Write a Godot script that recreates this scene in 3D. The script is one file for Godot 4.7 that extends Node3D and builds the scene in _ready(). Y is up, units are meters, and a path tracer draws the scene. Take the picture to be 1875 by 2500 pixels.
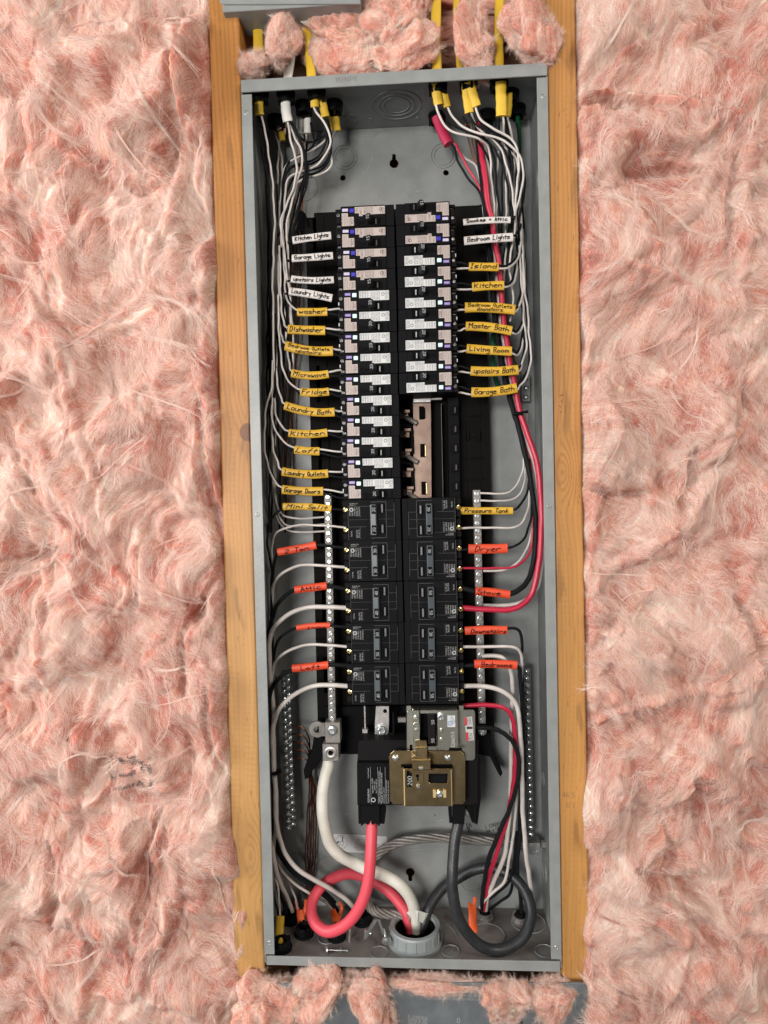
extends Node3D
# An open residential breaker panel between two wood studs, pink insulation on both sides. Metres; the box rim lies in z = 0, +z faces the room.

const EYE := Vector3(0.02336, 0.03603, 0.78648)
const BX := Vector3(0.99818793, -0.02217158, -0.05593995)
const BY := Vector3(0.0207816, 0.99946366, -0.02530832)
const BZ := Vector3(0.05647107, 0.02409994, 0.99811333)
const FOC := 1606.05
const DEEP := 0.1133
var M := {}
var names := {}
var font: SystemFont
var rng := RandomNumberGenerator.new()
var print_cache := {}

# ---------- mesh collector
class MB:
	var v := PackedVector3Array()
	var n := PackedVector3Array()
	var c := PackedColorArray()
	var uv := PackedVector2Array()
	var uv2 := PackedVector2Array()
	var i := PackedInt32Array()
	func tri(a: Vector3, b: Vector3, d: Vector3) -> void:
		var k := v.size()
		var m := (d - a).cross(b - a).normalized()
		v.append_array([a, b, d]); n.append_array([m, m, m]); i.append_array([k, k + 1, k + 2])
	func face(pts: Array, out: Vector3) -> void:
		var m: Vector3 = (pts[2] - pts[0]).cross(pts[1] - pts[0])
		var rev := m.dot(out) < 0.0
		m = m.normalized() * (-1.0 if rev else 1.0)
		var k := v.size()
		for p in pts:
			v.append(p); n.append(m)
		for q in range(1, pts.size() - 1):
			if rev: i.append_array([k, k + q + 1, k + q])
			else: i.append_array([k, k + q, k + q + 1])
	func add(o: MB, xf := Transform3D()) -> void:
		var k := v.size()
		for p in o.v: v.append(xf * p)
		for p in o.n: n.append((xf.basis * p).normalized())
		for q in o.i: i.append(q + k)
		c.append_array(o.c); uv.append_array(o.uv)
	func mesh() -> ArrayMesh:
		var a := []
		a.resize(Mesh.ARRAY_MAX)
		a[Mesh.ARRAY_VERTEX] = v; a[Mesh.ARRAY_NORMAL] = n; a[Mesh.ARRAY_INDEX] = i
		if c.size() == v.size() and c.size(): a[Mesh.ARRAY_COLOR] = c
		if uv.size() == v.size() and uv.size(): a[Mesh.ARRAY_TEX_UV] = uv
		if uv2.size() == v.size() and uv2.size(): a[Mesh.ARRAY_TEX_UV2] = uv2
		var m := ArrayMesh.new()
		m.add_surface_from_arrays(Mesh.PRIMITIVE_TRIANGLES, a)
		return m

# ---------- photograph pixel -> point in the room, on a plane of known depth or height
func ray(x: float, y: float) -> Vector3:
	return BX * ((x - 937.5) / FOC) - BY * ((y - 1250.0) / FOC) - BZ
func up(x: float, y: float, z: float) -> Vector3:
	var d := ray(x, y)
	return EYE + d * ((z - EYE.z) / d.z)
func upy(x: float, y: float, h: float) -> Vector3:
	var d := ray(x, y)
	return EYE + d * ((h - EYE.y) / d.y)
func upx(x: float, y: float, h: float) -> Vector3:
	var d := ray(x, y)
	return EYE + d * ((h - EYE.x) / d.x)

# ---------- nodes
func numbered(called: String) -> String:
	if not names.has(called):
		names[called] = 0
		return called
	names[called] += 1
	return "%s_%03d" % [called, names[called]]
func tag(o: Node, label: String, category: String, group := "") -> Node:
	o.set_meta("label", label); o.set_meta("category", category)
	if group: o.set_meta("group", group)
	return o
func thing(called: String, label: String, category: String, at := Vector3.ZERO, group := "") -> Node3D:
	var o := Node3D.new()
	o.name = numbered(called); add_child(o); o.position = at
	tag(o, label, category, group)
	return o
func obj(called: String, mesh, mat: Material, parent: Node = null, at := Vector3.ZERO) -> MeshInstance3D:
	var o := MeshInstance3D.new()
	o.mesh = mesh.mesh() if mesh is MB else mesh
	o.material_override = mat
	if parent == null:
		o.name = numbered(called); add_child(o)
	else:
		o.name = called; parent.add_child(o, true)
	o.position = at
	return o
func stuff(o: Node) -> Node:
	o.set_meta("kind", "stuff"); return o

# ---------- shapes
func cbox(m: MB, at: Vector3, s: Vector3, ch := 0.0005, b := Basis()) -> void:   # a box with chamfered edges
	var h := s / 2.0
	ch = minf(ch, minf(h.x, minf(h.y, h.z)) * 0.6)
	var P := func(sx: float, sy: float, sz: float, ax: int) -> Vector3:
		var p := Vector3(sx * h.x, sy * h.y, sz * h.z)
		if ax != 0: p.x -= sx * ch
		if ax != 1: p.y -= sy * ch
		if ax != 2: p.z -= sz * ch
		return at + b * p
	for s1 in [-1.0, 1.0]:
		m.face([P.call(s1, -1, -1, 0), P.call(s1, 1, -1, 0), P.call(s1, 1, 1, 0), P.call(s1, -1, 1, 0)], b * Vector3(s1, 0, 0))
		m.face([P.call(-1, s1, -1, 1), P.call(1, s1, -1, 1), P.call(1, s1, 1, 1), P.call(-1, s1, 1, 1)], b * Vector3(0, s1, 0))
		m.face([P.call(-1, -1, s1, 2), P.call(1, -1, s1, 2), P.call(1, 1, s1, 2), P.call(-1, 1, s1, 2)], b * Vector3(0, 0, s1))
		for s2 in [-1.0, 1.0]:
			m.face([P.call(s1, s2, -1, 0), P.call(s1, s2, 1, 0), P.call(s1, s2, 1, 1), P.call(s1, s2, -1, 1)], b * Vector3(s1, s2, 0))
			m.face([P.call(s1, -1, s2, 0), P.call(s1, 1, s2, 0), P.call(s1, 1, s2, 2), P.call(s1, -1, s2, 2)], b * Vector3(s1, 0, s2))
			m.face([P.call(-1, s1, s2, 1), P.call(1, s1, s2, 1), P.call(1, s1, s2, 2), P.call(-1, s1, s2, 2)], b * Vector3(0, s1, s2))
			for s3 in [-1.0, 1.0]:
				m.face([P.call(s1, s2, s3, 0), P.call(s1, s2, s3, 1), P.call(s1, s2, s3, 2)], b * Vector3(s1, s2, s3))
func box(at: Vector3, s: Vector3, ch := 0.0005, b := Basis()) -> MB:
	var m := MB.new()
	cbox(m, at, s, ch, b)
	return m
func bar(m: MB, x0: float, y0: float, z0: float, x1: float, y1: float, z1: float, ch := 0.3) -> void:   # a box by its two corners, in millimetres
	var a := Vector3(x0, y0, z0) * 0.001
	var e := Vector3(x1, y1, z1) * 0.001
	cbox(m, (a + e) / 2, (e - a).abs(), ch * 0.001)
func lathe(m: MB, prof: Array, at: Vector3, axis: Vector3, sides := 16) -> void:   # prof: Vector2(radius, height along axis)
	axis = axis.normalized()
	var u := axis.cross(Vector3.UP if absf(axis.y) < 0.8 else Vector3.RIGHT).normalized()
	var w := axis.cross(u)
	for k in prof.size() - 1:
		var p: Vector2 = prof[k]
		var q: Vector2 = prof[k + 1]
		var d := (q - p).normalized()
		var base := m.v.size()
		for s in sides + 1:
			var t := TAU * s / sides
			var r := u * cos(t) + w * sin(t)
			var nn := (r * d.y - axis * d.x).normalized()
			m.v.append(at + r * p.x + axis * p.y); m.n.append(nn)
			m.v.append(at + r * q.x + axis * q.y); m.n.append(nn)
		for s in sides:
			var e := base + s * 2
			m.i.append_array([e, e + 1, e + 2, e + 1, e + 3, e + 2])
func spline(p: Array, per := 6) -> PackedVector3Array:
	var o := PackedVector3Array()
	for k in p.size() - 1:
		var a: Vector3 = p[maxi(k - 1, 0)]
		var b: Vector3 = p[k]
		var d: Vector3 = p[k + 1]
		var e: Vector3 = p[mini(k + 2, p.size() - 1)]
		for s in per:
			var t := float(s) / per
			# centripetal-like tangents, limited so that short pieces do not loop
			var l := b.distance_to(d)
			var m0 := (d - a) * 0.5
			var m1 := (e - b) * 0.5
			m0 = m0.limit_length(l * 1.2)
			m1 = m1.limit_length(l * 1.2)
			var t2 := t * t
			var t3 := t2 * t
			o.append(b * (2 * t3 - 3 * t2 + 1) + m0 * (t3 - 2 * t2 + t) + d * (-2 * t3 + 3 * t2) + m1 * (t3 - t2))
	o.append(p[p.size() - 1])
	return o
func tube(m: MB, pts: PackedVector3Array, r: float, sides := 8, flat := 1.0, caps := true, taper = null, facing := false) -> void:
	# flat < 1: an oval section, thin towards +z (facing) or along the carried normal
	var t0 := (pts[1] - pts[0]).normalized()
	var nn := t0.cross(Vector3(0.3, 0.2, 0.93)).cross(t0).normalized()
	if nn.length() < 0.5: nn = t0.cross(Vector3.UP).normalized()
	var base := m.v.size()
	var last := pts.size() - 1
	for k in pts.size():
		var t := (pts[mini(k + 1, last)] - pts[maxi(k - 1, 0)]).normalized()
		if facing: nn = (Vector3.BACK - t * t.z).normalized()
		else: nn = (nn - t * nn.dot(t)).normalized()
		var w := t.cross(nn)
		var rr: float = r * (float(taper.call(float(k) / last)) if taper != null else 1.0)
		for s in sides + 1:
			var a := TAU * s / sides
			m.v.append(pts[k] + w * (cos(a) * rr) + nn * (sin(a) * rr * flat))
			m.n.append((w * cos(a) * flat + nn * sin(a)).normalized())
	for k in last:
		for s in sides:
			var e := base + k * (sides + 1) + s
			m.i.append_array([e, e + 1, e + sides + 1, e + 1, e + sides + 2, e + sides + 1])
	if caps:
		for q in [0, last]:
			var ring := []
			for s in sides: ring.append(m.v[base + q * (sides + 1) + s])
			m.face(ring, (pts[1] - pts[0]) * -1.0 if q == 0 else pts[last] - pts[last - 1])
func rrect(x0: float, y0: float, x1: float, y1: float, r: float, seg := 4) -> PackedVector2Array:
	var o := PackedVector2Array()
	for k in 4:
		var c: Vector2 = [Vector2(x1 - r, y1 - r), Vector2(x0 + r, y1 - r), Vector2(x0 + r, y0 + r), Vector2(x1 - r, y0 + r)][k]
		for s in seg + 1:
			var a := PI / 2 * (k + float(s) / seg)
			o.append(c + Vector2(cos(a), sin(a)) * r)
	return o
func poly(flat_mm: Array) -> PackedVector2Array:
	var o := PackedVector2Array()
	for k in range(0, flat_mm.size(), 2): o.append(Vector2(flat_mm[k], flat_mm[k + 1]) * 0.001)
	return o
func slab(m: MB, p: PackedVector2Array, z0: float, z1: float, ch := 0.0) -> void:   # a flat polygon given thickness, front edge chamfered
	var tri := Geometry2D.triangulate_polygon(p)
	var cw := Geometry2D.is_polygon_clockwise(p)
	var inner := PackedVector2Array()
	var cnt := p.size()
	for k in cnt:
		var a := (p[k] - p[(k - 1 + cnt) % cnt]).normalized()
		var b := (p[(k + 1) % cnt] - p[k]).normalized()
		var na := Vector2(-a.y, a.x)
		var nb := Vector2(-b.y, b.x)
		var q := (na + nb)
		q = q / maxf(q.length_squared() * 0.5, 0.3)
		inner.append(p[k] + q * (ch if not cw else -ch))
	for k in range(0, tri.size(), 3):
		var f := []
		var g := []
		for e in 3:
			var q := inner[tri[k + e]]
			f.append(Vector3(q.x, q.y, z1))
			var q2 := p[tri[k + e]]
			g.append(Vector3(q2.x, q2.y, z0))
		m.face(f, Vector3.BACK)
		if z1 - z0 > 0.0004: m.face(g, Vector3.FORWARD)
	for k in cnt:
		var k2 := (k + 1) % cnt
		var a := p[k]
		var b := p[k2]
		var o2 := Vector3((b - a).y, -(b - a).x, 0.0) * (-1.0 if cw else 1.0)
		m.face([Vector3(a.x, a.y, z0), Vector3(b.x, b.y, z0), Vector3(b.x, b.y, z1 - ch), Vector3(a.x, a.y, z1 - ch)], o2)
		if ch > 0.0:
			m.face([Vector3(a.x, a.y, z1 - ch), Vector3(b.x, b.y, z1 - ch), Vector3(inner[k2].x, inner[k2].y, z1), Vector3(inner[k].x, inner[k].y, z1)], o2.normalized() + Vector3.BACK)
func ring(m: MB, at: Vector3, axis: Vector3, r: float, w: float, h: float, sides := 28) -> void:   # a low raised ring
	lathe(m, [Vector2(r - w, 0), Vector2(r - w * 0.4, h), Vector2(r + w * 0.4, h), Vector2(r + w, 0)], at, axis, sides)
func print_mesh(s: String) -> MB:   # printed lettering, capitals 1 high, starting at the origin
	if print_cache.has(s): return print_cache[s]
	var tm := TextMesh.new()
	tm.font = font; tm.text = s; tm.font_size = 20; tm.depth = 0.0; tm.pixel_size = 1.0 / 14.3; tm.curve_step = 4.0
	tm.horizontal_alignment = HORIZONTAL_ALIGNMENT_CENTER; tm.vertical_alignment = VERTICAL_ALIGNMENT_CENTER
	var a := tm.get_mesh_arrays()
	var m := MB.new()
	if a.size() and a[Mesh.ARRAY_VERTEX] != null:
		m.v = a[Mesh.ARRAY_VERTEX]; m.n = a[Mesh.ARRAY_NORMAL]
		if a[Mesh.ARRAY_INDEX] != null and a[Mesh.ARRAY_INDEX].size(): m.i = a[Mesh.ARRAY_INDEX]
		else:
			for k in m.v.size(): m.i.append(k)
	print_cache[s] = m
	return m
func put_text(m: MB, s: String, cap: float, at: Vector3, turn := 0.0, long := 0.0) -> void:   # long: squeeze to this length
	var t := print_mesh(s)
	var wx := 1.0
	if long > 0.0:
		var lo := 1e9
		var hi := -1e9
		for p in t.v:
			lo = minf(lo, p.x); hi = maxf(hi, p.x)
		if hi > lo: wx = long / (cap * (hi - lo))
	var b := Basis(Vector3(0, 0, 1), turn) * Basis.from_scale(Vector3(cap * wx, cap, 1))
	m.add(t, Transform3D(b, at))
	for k in range(m.n.size() - t.v.size(), m.n.size()): m.n[k] = Vector3.BACK

# ---------- handwriting: each letter is a few pen strokes on a 4 x 8 grid (baseline 2, x-height 5)
const PEN := {
	"A": "022842 1434", "B": "0208 0838473505 0535443202", "D": "0208 082846442202", "F": "0208 0848 0535", "G": "473818060412324345 2545", "I": "1838 2822 1232", "K": "0208 4704 1542", "L": "080242",
	"M": "0208254842", "O": "28060422444628", "P": "0208 0838473505", "R": "0208 0838473505 2542", "S": "47381807153544321203", "T": "0848 2822", "2": "072847460242", "+": "2623 0444",
	"a": "451504031232434542", "b": "08023243443504", "c": "4515040312 1242", "d": "48421203041544", "e": "0444351504031242", "f": "382712 0535", "g": "4515041343 45413000", "h": "0802 04254442",
	"i": "2522 2726", "k": "0802 3504 1432", "l": "2822", "m": "0502 04152422 24354442", "n": "0502 04254442", "o": "25040322434425", "p": "0500 042544432203", "r": "0502 042545", "s": "451504433202",
	"t": "2722 0545", "u": "0503123243 4542", "v": "052245", "w": "0512243245", "y": "0523 4510"}
func strokes(s: String) -> Array:   # polylines, letters 1 = x-height 3 units; pen advance in units
	var o := []
	var x := 0.0
	for ch in s:
		if ch == " ":
			x += 3.6
			continue
		var wide := 3.4 if ch in "wmM" else 1.6 if ch in "ilIt" else 2.7
		var j := rng.randf_range(-0.25, 0.25)
		for st in String(PEN.get(ch, "02")).split(" "):
			var line := PackedVector2Array()
			for k in range(0, st.length() - 1, 2):
				line.append(Vector2(x + (st[k].to_float() - (2.0 if ch in "ilIt" else 0.0)) / 4.0 * (wide if not ch in "ilIt" else 2.6) + (wide / 2.0 if ch in "ilIt" else 0.0), st[k + 1].to_float() - 2.0 + j + rng.randf_range(-0.18, 0.18)))
			o.append(line)
		x += wide + 1.25
	return [o, x - 1.25]

# ---------- materials
func mat(color: Color, rough := 0.5, metal := 0.0) -> StandardMaterial3D:   # color in linear values
	var m := StandardMaterial3D.new()
	m.albedo_color = color.linear_to_srgb(); m.roughness = rough; m.metallic = metal
	m.metallic_specular = 0.5 if metal > 0.0 or color.r > 0.02 else 0.14
	return m
func noise_tex(freq: float, kind := FastNoiseLite.TYPE_SIMPLEX_SMOOTH, sd := 1, size := 256) -> NoiseTexture2D:
	var f := FastNoiseLite.new()
	f.noise_type = kind; f.frequency = freq; f.seed = sd; f.fractal_octaves = 4
	var t := NoiseTexture2D.new()
	t.width = size; t.height = size; t.seamless = true; t.noise = f
	return t
func rough_up(m: StandardMaterial3D, tex: Texture2D, scale: float, relief: float) -> StandardMaterial3D:   # fine relief from a texture laid on from three sides
	m.uv1_triplanar = true; m.uv1_scale = Vector3.ONE * scale
	m.heightmap_enabled = true; m.heightmap_texture = tex; m.heightmap_scale = relief
	return m
func blotch(m: StandardMaterial3D, tex: Texture2D, dark: Color, light: Color) -> StandardMaterial3D:
	# uneven colour: wear and grime that belongs to the surface
	var ramp := Gradient.new()
	ramp.set_color(0, dark.linear_to_srgb()); ramp.set_color(1, light.linear_to_srgb())
	var t: NoiseTexture2D = tex.duplicate()
	t.color_ramp = ramp
	m.albedo_color = Color.WHITE; m.albedo_texture = t
	return m
func make_materials() -> void:
	font = SystemFont.new()
	font.font_names = ["Droid Sans"]
	var fine := noise_tex(0.06, FastNoiseLite.TYPE_SIMPLEX_SMOOTH, 3)
	var cloud := noise_tex(0.012, FastNoiseLite.TYPE_SIMPLEX_SMOOTH, 5)
	M.paint = rough_up(blotch(mat(Color.WHITE, 0.42), cloud, Color(0.205, 0.218, 0.217), Color(0.255, 0.268, 0.265)), fine, 9.0, 0.012)
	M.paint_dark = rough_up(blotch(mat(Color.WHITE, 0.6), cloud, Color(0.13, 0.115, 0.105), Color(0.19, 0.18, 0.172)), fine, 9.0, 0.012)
	M.cover_grey = rough_up(blotch(mat(Color.WHITE, 0.5), cloud, Color(0.10, 0.115, 0.125), Color(0.15, 0.165, 0.175)), fine, 9.0, 0.02)
	M.black = rough_up(mat(Color(0.0075, 0.0075, 0.0085), 0.55), fine, 30.0, 0.006)
	M.black_soft = rough_up(mat(Color(0.011, 0.0105, 0.011), 0.6), fine, 30.0, 0.01)
	M.base_black = mat(Color(0.0075, 0.0068, 0.0065), 0.6)
	M.pencil = mat(Color(0.3, 0.16, 0.06), 0.8)
	M.sap = mat(Color(0.2, 0.05, 0.02), 0.5)
	M.scratch = mat(Color(0.42, 0.43, 0.43), 0.4)
	M.line = mat(Color(0.05, 0.05, 0.055), 0.5)
	M.tie = mat(Color(0.05, 0.063, 0.072), 0.4)
	M.knob = mat(Color(0.02, 0.023, 0.026), 0.4)
	M.dark = mat(Color(0.004, 0.004, 0.004), 0.8)
	M.sticker_w = mat(Color(0.53, 0.54, 0.54), 0.5)
	M.sticker_p = mat(Color(0.41, 0.345, 0.32), 0.5)
	M.print = mat(Color(0.025, 0.022, 0.022), 0.6)
	M.print_w = mat(Color(0.4, 0.42, 0.43), 0.6)
	M.flag = mat(Color(0.13, 0.135, 0.14), 0.5)
	M.print_g = mat(Color(0.34, 0.35, 0.35), 0.6)
	M.blue = mat(Color(0.035, 0.03, 0.38), 0.35)
	M.pale_blue = mat(Color(0.62, 0.85, 0.86), 0.3)
	M.violet = mat(Color(0.2, 0.13, 0.42), 0.4)
	M.lavender = mat(Color(0.5, 0.45, 0.62), 0.4)
	M.zinc = mat(Color(0.58, 0.61, 0.61), 0.28, 0.85)
	M.zinc_dull = rough_up(blotch(mat(Color.WHITE, 0.42, 0.85), cloud, Color(0.38, 0.36, 0.35), Color(0.56, 0.54, 0.52)), fine, 40.0, 0.002)
	M.alu = rough_up(blotch(mat(Color.WHITE, 0.55, 0.5), cloud, Color(0.2, 0.188, 0.176), Color(0.29, 0.27, 0.25)), fine, 60.0, 0.002)
	M.bus = rough_up(blotch(mat(Color.WHITE, 0.34, 0.95), noise_tex(0.02, FastNoiseLite.TYPE_SIMPLEX_SMOOTH, 9), Color(0.12, 0.084, 0.068), Color(0.19, 0.138, 0.112)), fine, 8.0, 0.002)
	M.brass = mat(Color(0.6, 0.5, 0.24), 0.25, 1.0)
	M.nickel = rough_up(blotch(mat(Color.WHITE, 0.3, 1.0), cloud, Color(0.54, 0.54, 0.46), Color(0.66, 0.66, 0.57)), fine, 7.0, 0.004)
	M.bronze = rough_up(blotch(mat(Color.WHITE, 0.3, 1.0), noise_tex(0.02, FastNoiseLite.TYPE_SIMPLEX_SMOOTH, 12), Color(0.34, 0.25, 0.13), Color(0.52, 0.4, 0.22)), fine, 7.0, 0.004)
	M.gold = mat(Color(0.8, 0.62, 0.32), 0.42, 0.7)
	M.copper = mat(Color(0.2, 0.08, 0.045), 0.4, 1.0)
	M.screw_dark = mat(Color(0.16, 0.165, 0.17), 0.35, 0.9)
	M.bright = mat(Color(0.66, 0.72, 0.72), 0.2, 1.0)
	M.w_white = blotch(mat(Color.WHITE, 0.38), cloud, Color(0.5, 0.455, 0.425), Color(0.63, 0.595, 0.565))
	M.w_white.uv1_triplanar = true; M.w_white.uv1_scale = Vector3.ONE * 14
	M.w_black = mat(Color(0.013, 0.0135, 0.015), 0.33)
	M.w_red = mat(Color(0.46, 0.018, 0.05), 0.36)
	M.w_green = mat(Color(0.012, 0.09, 0.035), 0.4)
	M.main_red = rough_up(mat(Color(0.66, 0.07, 0.1), 0.46), fine, 20.0, 0.02)
	M.main_white = rough_up(blotch(mat(Color.WHITE, 0.5), cloud, Color(0.6, 0.58, 0.5), Color(0.74, 0.73, 0.67)), fine, 20.0, 0.02)
	M.main_white.uv1_scale = Vector3.ONE * 12
	M.main_black = rough_up(blotch(mat(Color.WHITE, 0.42), cloud, Color(0.014, 0.015, 0.017), Color(0.03, 0.033, 0.036)), fine, 20.0, 0.02)
	M.sheath_y = rough_up(mat(Color(0.66, 0.42, 0.025), 0.5), fine, 30.0, 0.02)
	M.sheath_w = rough_up(mat(Color(0.68, 0.67, 0.62), 0.5), fine, 30.0, 0.02)
	M.sheath_o = rough_up(mat(Color(0.72, 0.1, 0.015), 0.5), fine, 30.0, 0.02)
	M.sheath_r = rough_up(mat(Color(0.46, 0.02, 0.075), 0.5), fine, 30.0, 0.02)
	M.paper = mat(Color(0.45, 0.3, 0.2), 0.9)
	M.tag_w = rough_up(mat(Color(0.62, 0.58, 0.56), 0.45), fine, 30.0, 0.015)
	M.tag_y = rough_up(blotch(mat(Color.WHITE, 0.5), fine, Color(0.53, 0.305, 0.02), Color(0.64, 0.385, 0.035)), fine, 30.0, 0.015)
	M.tag_o = rough_up(mat(Color(0.64, 0.06, 0.017), 0.5), fine, 30.0, 0.015)
	M.ink = mat(Color(0.012, 0.01, 0.01), 0.5)
	M.conduit = rough_up(mat(Color(0.24, 0.265, 0.27), 0.45), fine, 20.0, 0.015)
	M.red_print = mat(Color(0.62, 0.03, 0.05), 0.5)
	M.sheathing = rough_up(mat(Color(0.14, 0.07, 0.04), 0.9), fine, 6.0, 0.05)

# ---------- pink wool
var nW := FastNoiseLite.new()
var nL := FastNoiseLite.new()
var nR := FastNoiseLite.new()
var nF := FastNoiseLite.new()
var nC := FastNoiseLite.new()
func wool_noises(sd: int) -> void:
	for q in [[nW, 1.0 / 150.0, 2, 1], [nL, 1.0 / 140.0, 3, 2], [nR, 1.0 / 36.0, 2, 3], [nF, 1.0 / 3.2, 2, 4], [nC, 1.0 / 60.0, 3, 5]]:
		var f: FastNoiseLite = q[0]
		f.noise_type = FastNoiseLite.TYPE_SIMPLEX_SMOOTH; f.frequency = q[1]; f.fractal_octaves = q[2]; f.seed = sd * 10 + q[3]
func warp(x: float, y: float) -> Vector2:   # millimetres in, bent millimetres out
	return Vector2(x + 26.0 * nW.get_noise_2d(x, y) + 3.0 * nW.get_noise_2d(x * 3.7, y * 3.7 + 300.0), y + 26.0 * nW.get_noise_2d(x + 700.0, y + 90.0) + 3.0 * nW.get_noise_2d(x * 3.7 - 500.0, y * 3.7))
func across(p: Vector2, which: int) -> Vector2:   # (along, across) the combing
	var a := 1.15 if which == 0 else -0.75
	return Vector2(p.x * cos(a) + p.y * sin(a), -p.x * sin(a) + p.y * cos(a))
func wool(x: float, y: float) -> Vector3:   # (height in mm, colour 0..1, combing share)
	var p := warp(x, y)
	var big := nL.get_noise_2d(p.x, p.y)
	var share := smoothstep(-0.18, 0.18, nL.get_noise_2d(x * 0.7 + 900.0, y * 0.7))
	var a := across(p, 0)
	var b := across(p, 1)
	var ra := 1.15 - sqrt(pow(nR.get_noise_2d(a.x * 0.1, a.y * 0.36), 2.0) + 0.02) * 1.9
	var rb := 1.15 - sqrt(pow(nR.get_noise_2d(b.x * 0.11 + 400.0, b.y * 0.36), 2.0) + 0.02) * 1.9
	var fold := lerpf(ra * absf(ra), rb * absf(rb), share)
	# torn sheets lying one over the next: a slow rise, then a steep edge
	var sa := fposmod(a.y / 118.0 + big * 1.1 + 0.3 * nR.get_noise_2d(a.x * 0.2, a.y * 0.15), 1.0)
	var sb := fposmod(b.y / 104.0 - big * 1.0 + 0.3 * nR.get_noise_2d(b.x * 0.2, b.y * 0.15 + 77.0), 1.0)
	var sheet := lerpf(sa / 0.84 if sa < 0.84 else smoothstep(1.0, 0.84, sa), sb / 0.84 if sb < 0.84 else smoothstep(1.0, 0.84, sb), share)
	var fa := lerpf(nF.get_noise_2d(a.x * 0.05, a.y * 0.36), nF.get_noise_2d(b.x * 0.05, b.y * 0.36), share)
	var pit := smoothstep(0.12, 0.55, nR.get_noise_2d(p.x * 0.42 + 800.0, p.y * 0.32))
	var h := 31.0 * big + 3.6 * fold - 11.0 * pit + 5.0 * sheet * (0.4 + 0.8 * clampf(0.5 + nL.get_noise_2d(y * 1.3, x * 1.3 + 60.0), 0.0, 1.0)) - 5.0 + 1.3 * fa + 0.5 * nF.get_noise_2d(p.x * 0.9 + a.x * 0.1, p.y * 0.7) + 0.8 * nF.get_noise_2d(p.x * 0.2, p.y * 0.16)
	var c := 0.5 + 0.7 * nC.get_noise_2d(p.x * 0.8, p.y * 0.8) + 0.45 * nC.get_noise_2d(x * 0.25 + 300.0, y * 0.25) + 0.4 * nC.get_noise_2d(a.x * 0.5, a.y * 4.0) + 0.22 * fa
	return Vector3(h, clampf(c, 0.0, 1.0), share)
func wool_dir(x: float, y: float) -> Vector2:   # way the fibres run here
	var w := 0 if wool(x, y).z < 0.5 else 1
	var v0 := across(warp(x, y), w).y
	var gx := across(warp(x + 2.0, y), w).y - v0
	var gy := across(warp(x, y + 2.0), w).y - v0
	return Vector2(-gy, gx).normalized()
func wool_color(t: float) -> Color:
	var a := Color(0.555, 0.232, 0.187)
	var b := Color(0.69, 0.418, 0.342)
	var c := Color(0.85, 0.72, 0.645)
	return a.lerp(b, t * 2.0) if t < 0.5 else b.lerp(c, t * 2.0 - 1.0)
func fibre_clump(count: int, length: float, spread: float, lift: float, width: float) -> MB:
	var m := MB.new()
	for f in count:
		var l := length * rng.randf_range(0.45, 1.0)
		var y0 := rng.randfn(0.0, spread)
		var bend := rng.randfn(0.0, length * 0.16)
		var curl := rng.randfn(0.0, length * 0.07)
		var up_ := lift * rng.randf_range(0.1, 1.0)
		var x0 := rng.randfn(0.0, length * 0.14) - l / 2
		var w := width * rng.randf_range(0.6, 1.3)
		var tw := rng.randf_range(-0.8, 0.6)
		var base := m.v.size()
		var tint := wool_color(clampf(rng.randfn(0.74, 0.2), 0.0, 1.0))
		for s in 9:
			var t := s / 8.0
			var c := Vector3(x0 + l * t, y0 + bend * (t - 0.5) * (t - 0.5) * 4.0 + curl * sin(t * 5.0 + tw), up_ * sin(PI * t) - 0.0008)
			var side := Vector3(0.0, cos(tw + t * 0.3), sin(tw + t * 0.3) * 0.5).normalized() * w * (0.3 + sin(PI * clampf(t, 0.06, 0.94)))
			m.v.append(c - side); m.v.append(c + side)
			var nn := Vector3(0, -sin(tw + t * 0.3) * 0.4, 1.0).normalized()
			m.n.append(nn); m.n.append(nn)
			m.c.append(tint); m.c.append(tint)
		for s in 8:
			var e := base + s * 2
			m.i.append_array([e, e + 1, e + 2, e + 1, e + 3, e + 2])
	return m
var clumps := []
func fibres(parent: Node, places: Array) -> void:   # places: Transform3D of every tuft of fibres, in the room
	if clumps.is_empty():
		for q in [[20, 0.026, 0.003, 0.0012, 0.00007], [22, 0.02, 0.004, 0.001, 0.00006], [18, 0.036, 0.002, 0.0012, 0.00008], [10, 0.02, 0.003, 0.004, 0.00006]]:
			clumps.append(fibre_clump(q[0], q[1], q[2], q[3], q[4]).mesh())
	for k in clumps.size():
		var mm := MultiMesh.new()
		mm.transform_format = MultiMesh.TRANSFORM_3D
		mm.mesh = clumps[k]
		var mine := []
		for q in range(k, places.size(), clumps.size()): mine.append(places[q])
		mm.instance_count = mine.size()
		for q in mine.size(): mm.set_instance_transform(q, mine[q])
		var o := MultiMeshInstance3D.new()
		o.multimesh = mm; o.material_override = M.fibre; o.name = "loose_fibres"
		parent.add_child(o, true)
		if parent is Node3D: o.position = -parent.position
		stuff(o)
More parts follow.
